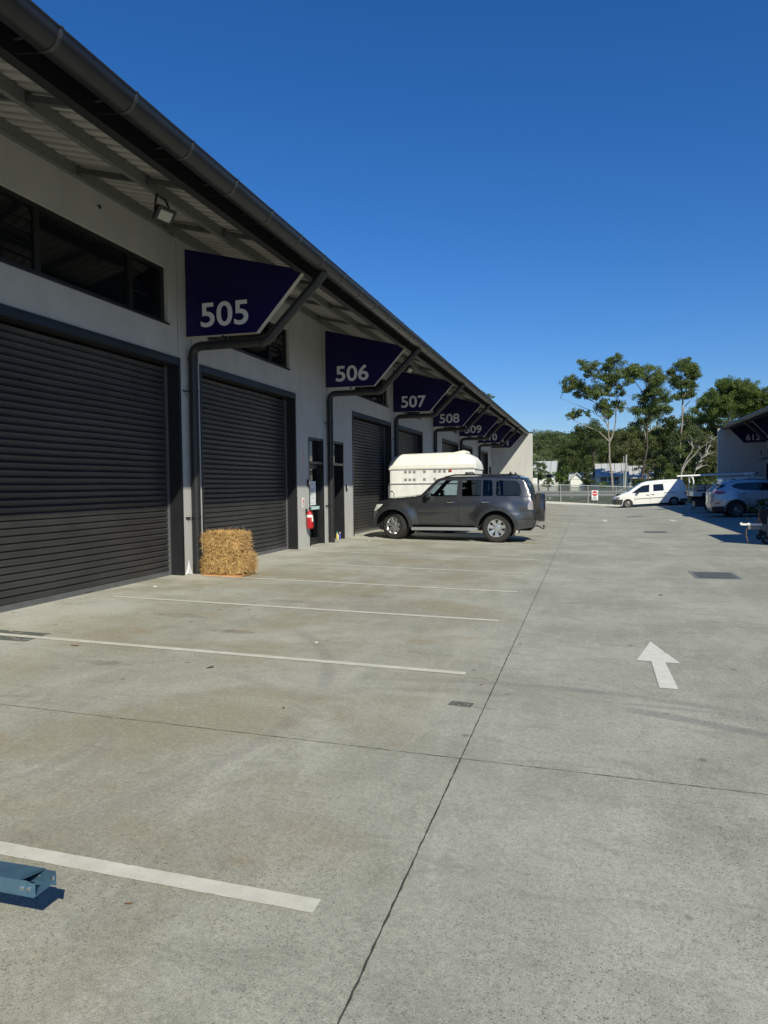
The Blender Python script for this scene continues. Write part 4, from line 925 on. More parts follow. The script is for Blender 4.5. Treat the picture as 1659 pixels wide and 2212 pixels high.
q = MB(); q.box(-6.0, -3.34, y0-.032, y0-.0305, 2.10, 2.112); q.box(-6.04, -3.32, y0-.022, y0-.001, 1.625, 1.655); q.box(-5.985, -5.975, y0-.003, y0-.001, .9, 2.05); q.box(-5.60, -5.595, y0-.003, y0-.001, 1.66, 2.06); q.box(-3.75, -3.745, y0-.003, y0-.001, 1.0, 2.06); q.build('trim_strip', mat('aluminium_trim', (.5, .5, .49), .4, .6), fl)
q = MB(); q.prism(rounded([(-4.12, 2.60), (-3.76, 2.665), (-3.69, 2.66), (-3.64, 2.58)], .02), 'y', 22.25, 22.95); q.build('roof_vent', M_FLR, fl, bevel=.01)
vm = mat('vent_shadow_grey', (.16, .16, .165), .7)
for x, z in [(-5.51, 2.0), (-5.37, 2.0), (-5.23, 2.0), (-4.90, 2.005), (-4.57, 2.01), (-4.42, 2.01), (-4.27, 2.01), (-5.51, 1.76), (-5.37, 1.76), (-5.23, 1.76), (-4.90, 1.765), (-4.57, 1.77)]:
    q = MB()
    for i in range(4): q.add([(x-.045, y0-.002, z-.038+.022*i), (x+.045, y0-.002, z-.038+.022*i), (x+.045, y0-.014, z-.026+.022*i), (x-.045, y0-.014, z-.026+.022*i)], [(0,1,2,3), (3,2,1,0)]); q.box(x-.045, x+.045, y0-.003, y0-.0015, z-.038+.022*i, z-.029+.022*i)
    q.build('side_vent', vm, fl)
q = MB(); q.box(-4.13, -4.03, y0-.035, y0, 2.0, 2.065); q.build('marker_lamp', mat('amber_red_lamp', (.42, .07, .02), .2, coat=.6), fl, bevel=.012)
q = MB(); q.prism(rounded([(-3.62, 1.80), (-3.62, 1.975), (-3.36, 1.975), (-3.36, 1.80)], .02), 'y', y0-.006, y0); q.build('front_window', mat('float_window', (.10, .11, .11), .15), fl)
q = MB(); q.tube([(-6.03, y0-.02, 1.42), (-5.90, y0-.025, 1.42), (-5.88, y0-.025, 1.38), (-5.88, y0-.02, 1.05)], .010, 6); q.box(-6.08, -6.03, y0+.02, y0+.1, 1.1, 1.6); q.build('ramp_latch', M_ALLOY, fl)
for x in (-4.9, -4.15):
    for sd in (1, -1): wheel(fl, x, 22.6-sd*.80, gz(x)+.31, .31, .18, .18, sd, 'steel', spoke=M_FL)
q = MB(); q.tube([(-3.3, 22.0, .6), (-1.95, 22.6, .55)], .04, 4, sq=True); q.tube([(-3.3, 23.2, .6), (-1.95, 22.6, .55)], .04, 4, sq=True); q.tube([(-2.15, 22.6, .75), (-2.15, 22.6, .08)], .025, 8); q.build('drawbar', M_FL, fl)
# ------------------------------------------------------------------ small things in the yard
M_STRAW = mat('straw', (.22, .105, .020), .7, col2=(.86, .58, .24), vscale=24)
M_STRAW_IN = mat('straw_gap_shade', (.07, .035, .010), .9, col2=(.20, .115, .035), vscale=30)  # dark core colour paints the shade in the gaps between straws
def straw_bale(x0, x1, y0, y1, z0, z1, label, seed):
    R = random.Random(seed); o = thing('straw_bale', label, 'straw bale', ((x0+x1)/2, (y0+y1)/2, z0), 'straw bales by the downpipe')
    bm = bmesh.new(); bmesh.ops.create_cube(bm, size=1); bmesh.ops.subdivide_edges(bm, edges=bm.edges[:], cuts=9, use_grid_fill=True)
    c = Vector(((x0+x1)/2, (y0+y1)/2, (z0+z1)/2)); d = Vector((x1-x0, y1-y0, z1-z0)); pts = []
    from mathutils import noise
    for v in bm.verts:
        p = v.co.copy(); q = Vector([max(-.5, min(.5, a)) for a in p]); e = sorted([abs(a) for a in q])
        k = 1-.045*sm(.40, .5, e[1])-.03*sm(.40, .5, e[2])*sm(.4, .5, e[1]); w_ = c+Vector((q.x*d.x*k, q.y*d.y*k, q.z*d.z*k)); w_ += noise.noise_vector(w_*7)*.018+noise.noise_vector(w_*22)*.008
        v.co = w_
    bm.normal_update(); tri = [(f.calc_center_median(), f.normal.copy(), f.calc_area()) for f in bm.faces]
    me = bpy.data.meshes.new('core'); 
    for v in bm.verts: v.co -= Vector(o['_b'])
    bm.to_mesh(me); bm.free(); me.materials.append(M_STRAW_IN); link(me, 'core', o, smooth=True)
    q = MB(); tri = [t for t in tri if t[1].z > -.6]
    for i in range(7500):
        p, n, a = R.choice(tri)
        if abs(n.z) < .6 and (p.z < z0+.035 or p.z > z1-.02) and R.random() < .75: continue
        t = Vector((R.gauss(0, 1), R.gauss(0, 1), R.gauss(0, 1))); 
        if abs(n.x) < .7: t.x *= .5; t.z += R.choice((-1, 1))*.7
        t = (t-n*t.dot(n)); t = (t.normalized()+n*R.uniform(-.05, .55)).normalized()
        p = p+Vector((R.uniform(-.05, .05), R.uniform(-.03, .03), R.uniform(-.03, .03))); p -= n*((p-t*0).dot(n)-p.dot(n)); L = R.uniform(.03, .10)*(1.5 if R.random() < .08 else 1); wd = R.uniform(.0010, .0026)
        s_ = t.cross(n).normalized()*wd; a0 = p+n*.001; a1 = p+t*L+n*.006; m_ = (a0+a1)/2+n*.004
        q.add([a0-s_, a0+s_, m_+s_, m_-s_, a1+s_*.6, a1-s_*.6], [(0,1,2,3), (3,2,4,5)])
    q.build('loose_straw', M_STRAW, o)
    q = MB()
    for f in (.28, .72):
        xx = x0+(x1-x0)*f; q.tube([(xx, y0-.004, z0+.02), (xx+.01, y0-.010, (z0+z1)/2), (xx, y0-.004, z1-.02), (xx, y0+.02, z1+.006), (xx, y1-.02, z1+.006)], .003, 5)
    q.build('twine', mat('faded_twine', (.42, .28, .12), .8), o)
straw_bale(-6.14, -5.40, 10.49, 10.95, .165, .475, 'lower golden straw bale resting on a timber board beside the downpipe', 3)
straw_bale(-6.15, -5.52, 10.54, 10.97, .505, .83, 'upper golden straw bale lying on top of the other bale', 4)
o = tag(MB().box(-6.15, -5.42, 10.46, 10.9, .137, .158).build('timber_board', mat('orange_ply', (.52, .24, .09), .7, var=.2), base=(-5.8, 10.7, .14)), 'orange timber board lying under the straw bales', 'board')
q = MB(); R = random.Random(5); prof = [(-6.42, 10.50, .15), (-6.40, 10.55, .42), (-6.37, 10.60, .20), (-6.33, 10.52, .16), (-6.42, 10.43, .15)]
q.add([(-6.425, 10.42, .15), (-6.40, 10.50, .155), (-6.36, 10.54, .16), (-6.42, 10.53, .40), (-6.415, 10.47, .27), (-6.385, 10.50, .26), (-6.39, 10.46, .17)], [(0, 6, 4), (6, 1, 5, 4), (1, 2, 5), (4, 5, 3), (5, 2, 3), (0, 1, 6)])
tag(q.build('plastic_sheet', mat('white_sheet', (.50, .50, .52), .5), base=(-6.4, 10.5, .15)), 'crumpled white plastic sheet tucked behind the base of the near downpipe', 'plastic sheet')
q = MB(); R = random.Random(8)
for i in range(260):
    x, y = -5.38+abs(R.gauss(0, .16)), 10.55+R.gauss(0, .25)
    if R.random() < .5: x, y = -5.75+R.gauss(0, .3), 10.44-abs(R.gauss(0, .07))
    a, L = R.uniform(0, 6.28), R.uniform(.02, .07); z = gz(x)+.003; s_ = (-sin(a)*.0015, cos(a)*.0015)
    q.add([(x-s_[0], y-s_[1], z), (x+s_[0], y+s_[1], z), (x+cos(a)*L+s_[0], y+sin(a)*L+s_[1], z+.006), (x+cos(a)*L-s_[0], y+sin(a)*L-s_[1], z+.006)], [(0,1,2,3)])
tag(q.build('straw_litter', M_STRAW), 'loose straw scattered on the concrete round the bales', 'straw', kind='stuff')
# blue steel channel reaching in at the lower left
M_BLUE = mat('blue_zinc_steel', (.10, .20, .29), .38, .55, var=.18, vscale=18)
bm_ = thing('steel_channel', 'blue grey folded steel channel with open riveted end, reaching over the nearest line', 'steel beam', (-3.0, 1.99, .05))
q = MB(); t = .0025; ya, yb, za, zb = 1.952, 2.036, .210, .266
q.box(-3.4, -1.815, ya, yb, za, za+t)
q.add([(-3.4, ya, zb), (-1.868, ya, zb), (-1.872, ya+.02, zb), (-1.868, ya+.04, zb), (-1.835, yb, zb), (-3.4, yb, zb)], [(0, 1, 2, 3, 4, 5)]); q.add([(-3.4, ya+t, zb-t), (-1.868, ya+t, zb-t), (-1.835, yb-t, zb-t), (-3.4, yb-t, zb-t)], [(3, 2, 1, 0)])
q.box(-3.4, -1.842, ya, ya+t, za+t, zb-.0005); q.box(-3.4, -1.835, yb-t, yb, za+t, zb-.0005)
q.build('channel', M_BLUE, bm_, bevel=.001)
q = MB(); q.box(-1.90, -1.812, ya+t+.0005, ya+2*t+.0005, za+t, zb-.004); q.box(-1.832, -1.81, ya+t+.0005, ya+.016, zb-.0065, zb-.004); q.build('inner_flange', M_BLUE, bm_); MB().box(-1.90, -1.792, yb-2*t-.0005, yb-t-.0005, za+t, zb-.002).build('inner_flange', M_BLUE, bm_)
for x, y, s in ((-1.862, ya, -1), (-1.836, ya+t, -1), (-1.868, yb-2*t, -1), (-1.805, yb-2*t, -1)):
    q = MB(); q.lathe([(.0085, 0), (.0075, s*.003), (.0045, s*.0045), (.0022, s*.0045), (.002, s*.001)], (x, y, .238), 'y', 16); q.build('rivet', mat('bright_rivet', (.55, .58, .60), .25, .9), bm_, smooth=40)
q = MB(); q.box(-3.35, -3.29, 1.96, 2.03, .07, .208); q.box(-3.45, -3.2, 1.9, 2.1, .055, .07); q.build('support_leg', M_BLUE, bm_)
# drain grates
M_GRATE = mat('grate_steel', (.26, .27, .255), .55, .3, var=.2)
for y0, y1, lb in ((12.95, 14.0, 'rectangular steel drain grate nearest the camera in the driveway'), (24.3, 25.25, 'steel drain grate in the middle of the driveway between the two rows'), (35.35, 36.25, 'farthest steel drain grate, near the far arrows')):
    o = thing('drain_grate', lb, 'drain grate', (2.12, (y0+y1)/2, -.045), 'drain grates down the driveway'); z = -.048
    q = MB(); x0, x1 = 1.76, 2.49
    for a in ((x0, x1, y0, y0+.035), (x0, x1, y1-.035, y1), (x0, x0+.035, y0+.035, y1-.035), (x1-.035, x1, y0+.035, y1-.035)): q.box(*a, z-.02, z+.014)
    q.build('frame', M_GRATE, o)
    q = MB(); q.box(x0+.03, x1-.03, y0+.03, y1-.03, z-.01, z+.006); q.build('pit_shade_plate', mat('pit_shade_dark', (.06, .06, .055), .9), o)  # dark plate instead of a hollow, its colour stands for the shade below
    q = MB(); n = 22
    for i in range(n): xx = x0+.045+(x1-x0-.09)*i/(n-1); q.box(xx-.005, xx+.005, y0+.036, y1-.036, z+.0065, z+.0125)
    for i in range(4): yy = y0+.1+(y1-y0-.2)*i/3; q.box(x0+.036, x1-.036, yy-.006, yy+.006, z+.007, z+.0115)
    q.build('bars', M_GRATE, o)
# stains on the paving
def smudge_mat(name, col, dens_, sc):
    m = bpy.data.materials.new(name); m.use_nodes = True; n = m.node_tree.nodes; l = m.node_tree.links; b = n['Principled BSDF']; b.inputs['Base Color'].default_value = (*col, 1); b.inputs['Roughness'].default_value = .85
    tc = n.new('ShaderNodeTexCoord'); tx = n.new('ShaderNodeTexNoise'); tx.inputs['Scale'].default_value = sc; tx.inputs['Detail'].default_value = 7; tx.inputs['Roughness'].default_value = .7; l.new(tc.outputs['Object'], tx.inputs['Vector'])
    mr = n.new('ShaderNodeMapRange'); l.new(tx.outputs['Fac'], mr.inputs[0]); mr.inputs[1].default_value = .34; mr.inputs[2].default_value = .66; mr.inputs[4].default_value = dens_; l.new(mr.outputs[0], b.inputs['Alpha']); return m
def stain(cx, cy, rx, ry, m, lift, n=22, seed=0):
    R = random.Random(seed); pts = [(cx+rx*cos(2*pi*i/n)*R.uniform(.7, 1.1), cy+ry*sin(2*pi*i/n)*R.uniform(.7, 1.1)) for i in range(n)]
    q = MB(); q.add([(cx, cy, gz(cx, cy)+lift)]+[(x, y, gz(x, y)+lift) for x, y in pts], [(0, i+1, (i+1) % n+1) for i in range(n)]); q.build('stain', m, paving)
SM1, SM2 = smudge_mat('oil_smudge', (.13, .13, .12), .26, 9), smudge_mat('old_green_paint', (.10, .115, .10), 1.3, 14)
for i, (x, y, a, b) in enumerate(((-.88, 5.02, .10, .05), (-.72, 4.98, .14, .03), (-.87, 5.72, .10, .04), (-2.24, 2.66, .035, .045), (-1.05, 1.97, .02, .02), (-1.12, 1.93, .012, .012), (-4.6, 7.3, .35, .12), (-3.6, 6.7, .3, .1), (-5.4, 9.0, .10, .10), (-3.8, 8.6, .3, .13), (-4.0, 5.2, .28, .08), (-2.8, 9.4, .3, .14))): stain(x, y, a, b, SM1, .0032, seed=i)
q = MB(); q.add([(x, y, gz(x)+.0036) for x, y in ((-.97, 4.97), (-.80, 4.96), (-.79, 5.07), (-.95, 5.08))], [(0,1,2,3)]); q.build('stain', smudge_mat('dark_rubber_patch', (.06, .06, .06), .9, 30), paving)
q = MB(); q.add([(x, y, gz(x)+.0034) for x, y in ((-5.95, 5.62), (-5.25, 5.64), (-5.28, 6.02), (-5.95, 6.0))], [(0,1,2,3)]); q.build('stain', SM2, paving)
# litter
M_LEAF = mat('dead_leaf', (.16, .075, .025), .7, col2=(.26, .14, .06), vscale=60)
def leaf(x, y, s, label, rot=0, m=M_LEAF):
    R = Matrix.Rotation(rot, 4, 'Z'); P = [(-1, 0, .12), (-.5, .32, .02), (.3, .36, .10), (1, .05, .2), (.4, -.34, .05), (-.5, -.3, .14), (0, 0, .03)]
    q = MB(); q.add([tuple(R @ Vector((a*s, b*s, c*s+.003))+Vector((x, y, gz(x, y)))) for a, b, c in P], [(6,0,1),(6,1,2),(6,2,3),(6,3,4),(6,4,5),(6,5,0)]); tag(q.build('dry_leaf', m, base=(x, y, gz(x, y))), label, 'leaf', 'litter on the paving')
leaf(-1.66, 2.25, .018, 'red brown dry leaf right of the end of the steel channel', .3)
leaf(-3.08, 5.34, .045, 'curled dark brown leaf between the cross joint and the second line', 1.0, mat('dark_leaf', (.07, .04, .025), .7))
leaf(-4.69, 5.65, .05, 'rusty leaf lying in the bay just short of the second line', .1)
leaf(-2.05, 4.55, .022, 'small dark leaf beside the cross joint', 2); leaf(-.81, 5.55, .02, 'small brown leaf near the end of the second line', 1.2); leaf(-4.0, 7.9, .025, 'thin brown leaf left of the third line', .6)
leaf(.69, 7.15, .022, 'tiny dark leaf lying on the head of the white arrow', .4); leaf(-1.9, 8.9, .022, 'dark twig-like leaf beyond the third line', .9)
def chip(x, y, s, label, m=M_WHITE):
    q = MB(); q.prism([(x-s, y-s*.5), (x-s*.2, y-s*.8), (x+s, y-s*.2), (x+s*.6, y+s*.6), (x-s*.5, y+s*.7)], 'z', gz(x, y)+.001, gz(x, y)+.008); tag(q.build('scrap', m, base=(x, y, gz(x, y))), label, 'scrap', 'litter on the paving')
chip(-2.57, 6.51, .013, 'white scrap of paper between the second and third lines'); 
chip(-6.15, 9.15, .03, 'white scrap near the bottom rail of the nearest roller door'); chip(1.0, 10.86, .03, 'black stone on the driveway before the nearest grate', M_BLACK); chip(-5.6, 18.1, .02, 'white chip on the ground before the grey four wheel drive')
# trailer with coupling, jockey wheel and chain
tr = thing('box_trailer', 'galvanised trailer drawbar with white coupling, chain and jockey wheel at the right edge', 'trailer', (5.6, 19.6, .03))
q = MB(); q.box(5.28, 8.6, 18.1, 20.95, .55, 2.42); q.build('body', mat('trailer_grey', (.5, .51, .52), .5, .2), tr, bevel=.02)
q = MB(); q.box(3.92, 5.3, 19.96, 20.05, .365, .455); q.box(4.26, 4.42, 19.94, 20.07, .33, .50); q.build('drawbar', M_GALV, tr, bevel=.006)
text_on('LASSON', 'raised_lettering', mat('worn_letter_grey', (.42, .42, .41), .5, .3), tr, 3.98, 4.19, .385, .435, 19.957, offset=.0, depth=.003)
q = MB(); q.prism(rounded([(3.74, .475), (3.73, .53), (3.77, .545), (3.80, .515), (4.24, .52), (4.24, .46), (3.80, .465)], .015), 'y', 19.97, 20.04); q.lathe([(.045, .47), (.05, .50), (.03, .53)], (3.93, 20.0, 0), 'z', 12); q.build('coupling', mat('worn_white_enamel', (.72, .71, .66), .4, var=.1), tr, smooth=30, bevel=.006)
q = MB(); q.tube([(3.86, 20.0, .52), (3.885, 20.0, .60), (3.90, 20.0, .64)], [.010, .012, .022], 8); q.lathe([(0, .665), (.022, .655), (.028, .635), (.02, .615)], (3.90, 20.0, 0), 'z', 10); q.build('coupling_lever', M_TRIM, tr, smooth=40)
q = MB(); q.tube([(4.27, 20.0, .48), (4.21, 20.0, .58), (4.155, 20.0, .67)], [.012, .012, .016], 8); q.tube([(4.05, 20, .51), (4.14, 20, .57), (4.20, 20, .55)], .006, 5); q.build('brake_lever', mat('rusty_lever', (.38, .13, .06), .6, var=.3), tr, smooth=40)
q = MB(); q.tube([(4.37, 19.92, .20), (4.37, 19.92, .66)], .030, 12); q.tube([(4.37, 19.92, .66), (4.37, 19.92, .72)], .016, 8); q.box(4.33, 4.41, 19.88, 19.96, .30, .44); q.prism([(4.30, .06), (4.40, .20), (4.42, .20), (4.36, .06)], 'y', 19.86, 19.98); q.build('jockey_post', M_GALV, tr, smooth=40)
q = MB(); q.lathe([(.03, -.03), (.085, -.03), (.095, -.015), (.095, .015), (.085, .03), (.03, .03)], (4.31, 19.92, .10), 'y', 20); q.build('jockey_wheel', M_TYRE, tr, smooth=35)
ch = [(3.90, 20.0, .40), (3.885, 20.0, .33), (3.88, 20.0, .25), (3.89, 20.0, .16), (3.92, 20.01, .08), (3.95, 20.03, .012), (4.01, 20.03, .008), (4.08, 20.0, .008)]
chp = thing_part('safety_chain', tr); ch = [Vector(p) for p in ch]; pts = []
for a, b in zip(ch, ch[1:]):
    n = max(1, int((b-a).length/.032)); pts += [a.lerp(b, i/n) for i in range(n)]
for i, (a, b) in enumerate(zip(pts, pts[1:])):
    t = (b-a).normalized(); s_ = t.cross(Vector((0, 1, 0) if i % 2 else (.7, .3, .6))).normalized(); c = (a+b)/2; L = (b-a).length*.68
    ring_ = [c+t*L*cos(2*pi*k/8)+s_*.010*sin(2*pi*k/8) for k in range(9)]
    q = MB(); q.tube(ring_, .0042, 5, caps=False); q.build('chain_link', mat('rusty_chain', (.33, .22, .12), .6, .4, var=.4, vscale=30), chp, smooth=True)
tl = thing('slatted_trolley', 'dark slatted upright trolley on castors behind the trailer drawbar', 'trolley', (4.55, 21.25, .02))
q = MB()
for i in range(5): q.box(4.47, 4.68, 21.2, 21.24, .46+.078*i, .532+.078*i)
q.build('slats', mat('dark_stained_timber', (.03, .028, .027), .7, var=.25), tl)
q = MB(); q.box(4.43, 4.47, 21.2, 21.28, .15, .86); q.box(4.68, 4.72, 21.2, 21.28, .15, .86); q.box(4.47, 4.66, 21.205, 21.245, .12, .44); q.build('frame', M_TRIM, tl)
for x in (4.46, 4.68):
    q = MB(); q.lathe([(.02, -.02), (.07, -.02), (.075, 0), (.07, .02), (.02, .02)], (x-.02, 21.24, .09), 'y', 16); q.build('castor', M_TYRE, tl, smooth=35)
ac = thing('air_conditioner', 'white outdoor air conditioner unit on a bracket below sign 612', 'air conditioner', (10.5, 48.9, 3.0))
q = MB(); q.box(10.30, 10.66, 48.5, 49.3, 3.02, 3.60); q.build('case', mat('shaded_white_case', (.36, .37, .37), .5), ac, bevel=.02)  # white case greyed, its shade is put into the colour
q = MB(); q.lathe([(.0, 10.285), (.22, 10.285), (.235, 10.298)], (0, 48.82, 3.31), 'x', 24); q.build('fan_grille', M_TRIM, ac, smooth=30)
MB().box(10.25, 10.775, 48.55, 48.6, 2.95, 3.0).build('bracket', M_GUIDE, ac); MB().box(10.25, 10.775, 49.2, 49.25, 2.95, 3.0).build('bracket', M_GUIDE, ac)
q = MB(); q.tube([(10.6, 48.49, 3.2), (10.7, 48.4, 3.15), (10.76, 48.4, 3.3)], .03, 6); q.build('pipe_cover', mat('shaded_white_case', (.36, .37, .37), .5), ac)

# ------------------------------------------------------------------ boundary: kerb, fence, sign, guard rail
def kz(x): return .27-.059*(x+2.9) if x < 1.7 else 0.0+.012*(x-1.7)
def fz(x): return 1.55-.042*(x+3.93)
M_KERB = mat('kerb_concrete', (.42, .42, .385), .85, col2=(.52, .515, .475), vscale=5)
q = MB(); n = 40; xs_ = [-8+20*i/n for i in range(n+1)]; vs = []
for x in xs_: vs += [(x, KERB_Y, gz(x, KERB_Y)-.02), (x, KERB_Y+.02, kz(x)), (x, KERB_Y+.4, kz(x)+.005), (x, KERB_Y+.42, -.8)]
q.add(vs, [(4*i+k, 4*i+4+k, 4*i+5+k, 4*i+1+k) for i in range(n) for k in range(3)]); tag(q.build('kerb', M_KERB), 'concrete kerb at the far end of the car park', 'kerb', kind='structure')
fe = thing('picket_fence', 'grey steel picket fence along the far kerb, with the entry sign on it', 'fence', (2, KERB_Y+.2, .1))
M_FEN = mat('fence_zinc', (.36, .38, .37), .5, .35); M_PICK = mat('fence_picket_grey', (.11, .128, .122), .55, .3)
q = MB(); x = -7.9
while x < 11.8: q.box(x-.017, x+.017, KERB_Y+.18, KERB_Y+.20, kz(x)+.05, fz(x)-.10); x += .055
for xa, xb in ((-8, 2), (2, 12)):
    for dz0, dz1 in ((.04, .08),):
        q.add([(xa, KERB_Y+.175, kz(xa)+dz0), (xb, KERB_Y+.175, kz(xb)+dz0), (xb, KERB_Y+.175, kz(xb)+dz1), (xa, KERB_Y+.175, kz(xa)+dz1)], [(0,1,2,3)])
    q.add([(xa, KERB_Y+.175, fz(xa)-.14), (xb, KERB_Y+.175, fz(xb)-.14), (xb, KERB_Y+.175, fz(xb)-.10), (xa, KERB_Y+.175, fz(xa)-.10)], [(0,1,2,3)])
q.build('pickets', M_PICK, fe)
q = MB(); q.tube([(-8, KERB_Y+.19, fz(-8)), (12, KERB_Y+.19, fz(12))], .032, 8); q.build('top_rail', M_FEN, fe, smooth=True)
for i in range(11):
    x = -7.9+1.955*i+.08; q = MB(); q.tube([(x, KERB_Y+.14, kz(x)-.1), (x, KERB_Y+.14, fz(x))], .035, 8); q.build('fence_post', M_FEN, fe, smooth=True)
ne = thing('no_entry_sign', 'white no entry sign with red disc fixed to the far fence', 'sign', (.485, KERB_Y+.08, .3))
q = MB(); q.prism(rounded([(.26, .32), (.71, .32), (.71, 1.04), (.26, 1.04)], .03), 'y', KERB_Y+.06, KERB_Y+.075); q.build('plate', mat('sign_white', (.80, .82, .82), .4), ne)
q = MB(); q.lathe([(0, KERB_Y+.057), (.185, KERB_Y+.057), (.185, KERB_Y+.06)], (.485, 0, .815), 'y', 32); q.build('red_disc', mat('traffic_red', (.55, .01, .03), .4), ne)
q = MB(); q.box(.335, .635, KERB_Y+.054, KERB_Y+.0565, .785, .845); q.build('white_bar', M_WHITE, ne)
text_on('NO', 'lettering', M_BLACK, ne, .37, .59, .49, .60, KERB_Y+.058, offset=.02); text_on('ENTRY', 'lettering', M_BLACK, ne, .31, .66, .355, .455, KERB_Y+.058, offset=.02)
gr = thing('guard_rail', 'galvanised road guard rail seen through the picket fence', 'guard rail', (2, 57, 0))
prof = [(0, .52), (-.05, .58), (-.05, .66), (0, .72), (0, .78), (-.05, .84), (-.05, .92), (0, .98)]
q = MB(); q.add([(x, 57+y, z-.04*(x/9)) for x in (-12, 20) for y, z in prof], [(i, 8+i, 9+i, i+1) for i in range(7)]); q.build('rail_beam', mat('guard_rail_zinc', (.40, .41, .41), .5, .4), gr)
for i in range(8):
    x = -10+4*i; q = MB(); q.box(x-.07, x+.07, 57.02, 57.16, -.5, 1.0); q.build('rail_post', M_GALV, gr)

# ------------------------------------------------------------------ terrain, houses
M_GRASS = mat('rough_grass', (.05, .075, .025), .95, col2=(.10, .12, .045), vscale=.6)
def hz(x, y):
    z = -.5
    z += 10*sm(115, 230, y)*sm(260, 20, abs(x-20))
    a = 24*exp(-((x-70)/190)**2)*exp(-((y-640)/170)**2); b = 7*exp(-((x+60)/170)**2)*exp(-((y-520)/150)**2)
    z += (a+b)*(1+.10*sin(x*.031+y*.017)+.06*sin(x*.083)+.05*sin(y*.06+x*.05))
    return z
xs_ = [-1500, -900, -500]+[-300+15*i for i in range(49)]+[480, 600, 900, 1500]; ys_ = [-60, 0, 54.2, 54.8]+[56+10*i for i in range(94)]+[1100, 1500, 2500]
tag(sheet('ground', xs_, ys_, hz, M_GRASS), 'grassy ground rising to wooded hills', 'ground', kind='structure')
M_ROOF = mat('zincalume_house_roof', (.44, .45, .44), .65, .0, var=.08, vscale=.5, stretch=(6, 1, 1)); M_HW = mat('house_render_white', (.72, .71, .66), .8); M_HG = mat('house_trim_grey', (.16, .17, .18), .6)
M_HD = mat('house_window_dark', (.03, .035, .04), .15)
def house(label, x0, x1, Y, ze, zr, wins, depth=5, gable=None, awning=None):
    o = thing('house', label, 'house', ((x0+x1)/2, Y, -.5))
    q = MB(); q.box(x0+.12, x1-.12, Y+.5, Y+depth*1.9, -.6, ze-.02)
    for x in (x0+.12, x1-.12): q.add([(x, Y+.5, ze-.02), (x, Y+depth*1.9, ze-.02), (x, Y+.5+depth*.7, zr-.05)], [(0,1,2), (2,1,0)])
    q.build('wall', M_HW, o)
    q = MB(); q.add([(x0, Y, ze), (x1, Y, ze), (x1, Y+.5+depth*.7, zr), (x0, Y+.5+depth*.7, zr), (x1, Y+depth*2, ze), (x0, Y+depth*2, ze)], [(0,1,2,3), (3,2,4,5)])
    q.add([(x0, Y, ze-.14), (x1, Y, ze-.14), (x1, Y, ze), (x0, Y, ze)], [(0,1,2,3)]); ro = q.build('roof', M_ROOF, o)
    n = int((x1-x0)/.75); q = MB()
    for i in range(n+1):
        x = x0+(x1-x0)*i/n; q.add([(x-.03, Y-.01, ze+.045), (x+.03, Y-.01, ze+.045), (x+.03, Y+.49+depth*.7, zr+.045), (x-.03, Y+.49+depth*.7, zr+.045)], [(0,1,2,3)])
    q.build('roof_seams', mat('seam_grey', (.30, .315, .32), .5, .3), ro)
    for a, b, c, d in wins:
        q = MB(); q.box(a, b, Y+.44, Y+.495, c, d); wd = q.build('window', M_HG, o); q = MB(); q.box(a+.06, b-.06, Y+.42, Y+.438, c+.06, d-.06); q.build('pane', M_HD, wd)
    if gable:
        a, b, c, d = gable; q = MB(); q.add([(a, Y-1.2, c), (b, Y-1.2, c), ((a+b)/2, Y-1.2, d)], [(0,1,2)]); q.box(a+.1, b-.1, Y-1.15, Y+.5, -.6, c); q.build('gable_wall', M_HW, o)
        q = MB(); m_ = (a+b)/2; q.add([(a-.2, Y-1.45, c-.1), (m_, Y-1.45, d+.05), (m_, Y+2, d+.05), (a-.2, Y+2, c-.1), (b+.2, Y-1.45, c-.1), (b+.2, Y+2, c-.1)], [(0,1,2,3), (1,4,5,2)]); q.add([(a-.2, Y-1.45, c-.25), (a-.2, Y-1.45, c-.1), (m_, Y-1.45, d+.05), (m_, Y-1.45, d-.10)], [(0,3,2,1)]); q.add([(b+.2, Y-1.45, c-.25), (m_, Y-1.45, d-.10), (m_, Y-1.45, d+.05), (b+.2, Y-1.45, c-.1)], [(0,3,2,1)]); q.build('gable_roof', M_ROOF, o)
    if awning:
        a, b, c, d = awning; q = MB(); q.add([(a, Y-1.2, c), (b, Y-1.2, c), (b, Y+.5, d), (a, Y+.5, d)], [(0,1,2,3), (3,2,1,0)]); q.build('awning', M_ROOF, o)
    return o
house('white house with steep grey metal roof beside the pale end wall', -9.5, -3.9, 95, 2.93, 4.6, [(-5.2, -4.55, 1.9, 2.75), (-8, -7, 1.9, 2.75)])
house('low white house with a small front gable between two round shrubs', -2.5, 1.2, 99, 2.05, 3.0, [(-.4, .3, .6, 1.6)], gable=(-2.3, -.5, 2.12, 2.95))
house('long white two storey house with grey metal roof behind the tall gum trunk', .9, 5.0, 95, 2.45, 4.12, [(1.55, 2.3, 1.8, 2.3), (2.5, 3.0, 1.8, 2.3), (3.2, 3.75, 1.8, 2.3)], awning=(1.4, 4.0, 1.35, 1.7))
house('second white house block with dark windows behind the power pole and branches', 4.2, 9.5, 97, 2.2, 3.8, [(4.6, 5.2, 1.5, 2.1), (5.5, 6.6, 1.1, 2.0), (7.4, 8.4, 1.2, 2.0)])
o = thing('power_pole', 'plain grey timber pole between the fence and the houses', 'pole', tuple(at(1350, 1052, 72))[:2]+(-.5,))
a, b = at(1353, 982, 72), at(1349.5, 1060, 72); q = MB(); q.tube([(b.x, 72, -.5), (b.x, 72, b.z), tuple(a)], [.10, .10, .085], 10); q.build('shaft', mat('weathered_pole', (.30, .32, .27), .8, var=.2, vscale=2), o, smooth=True)
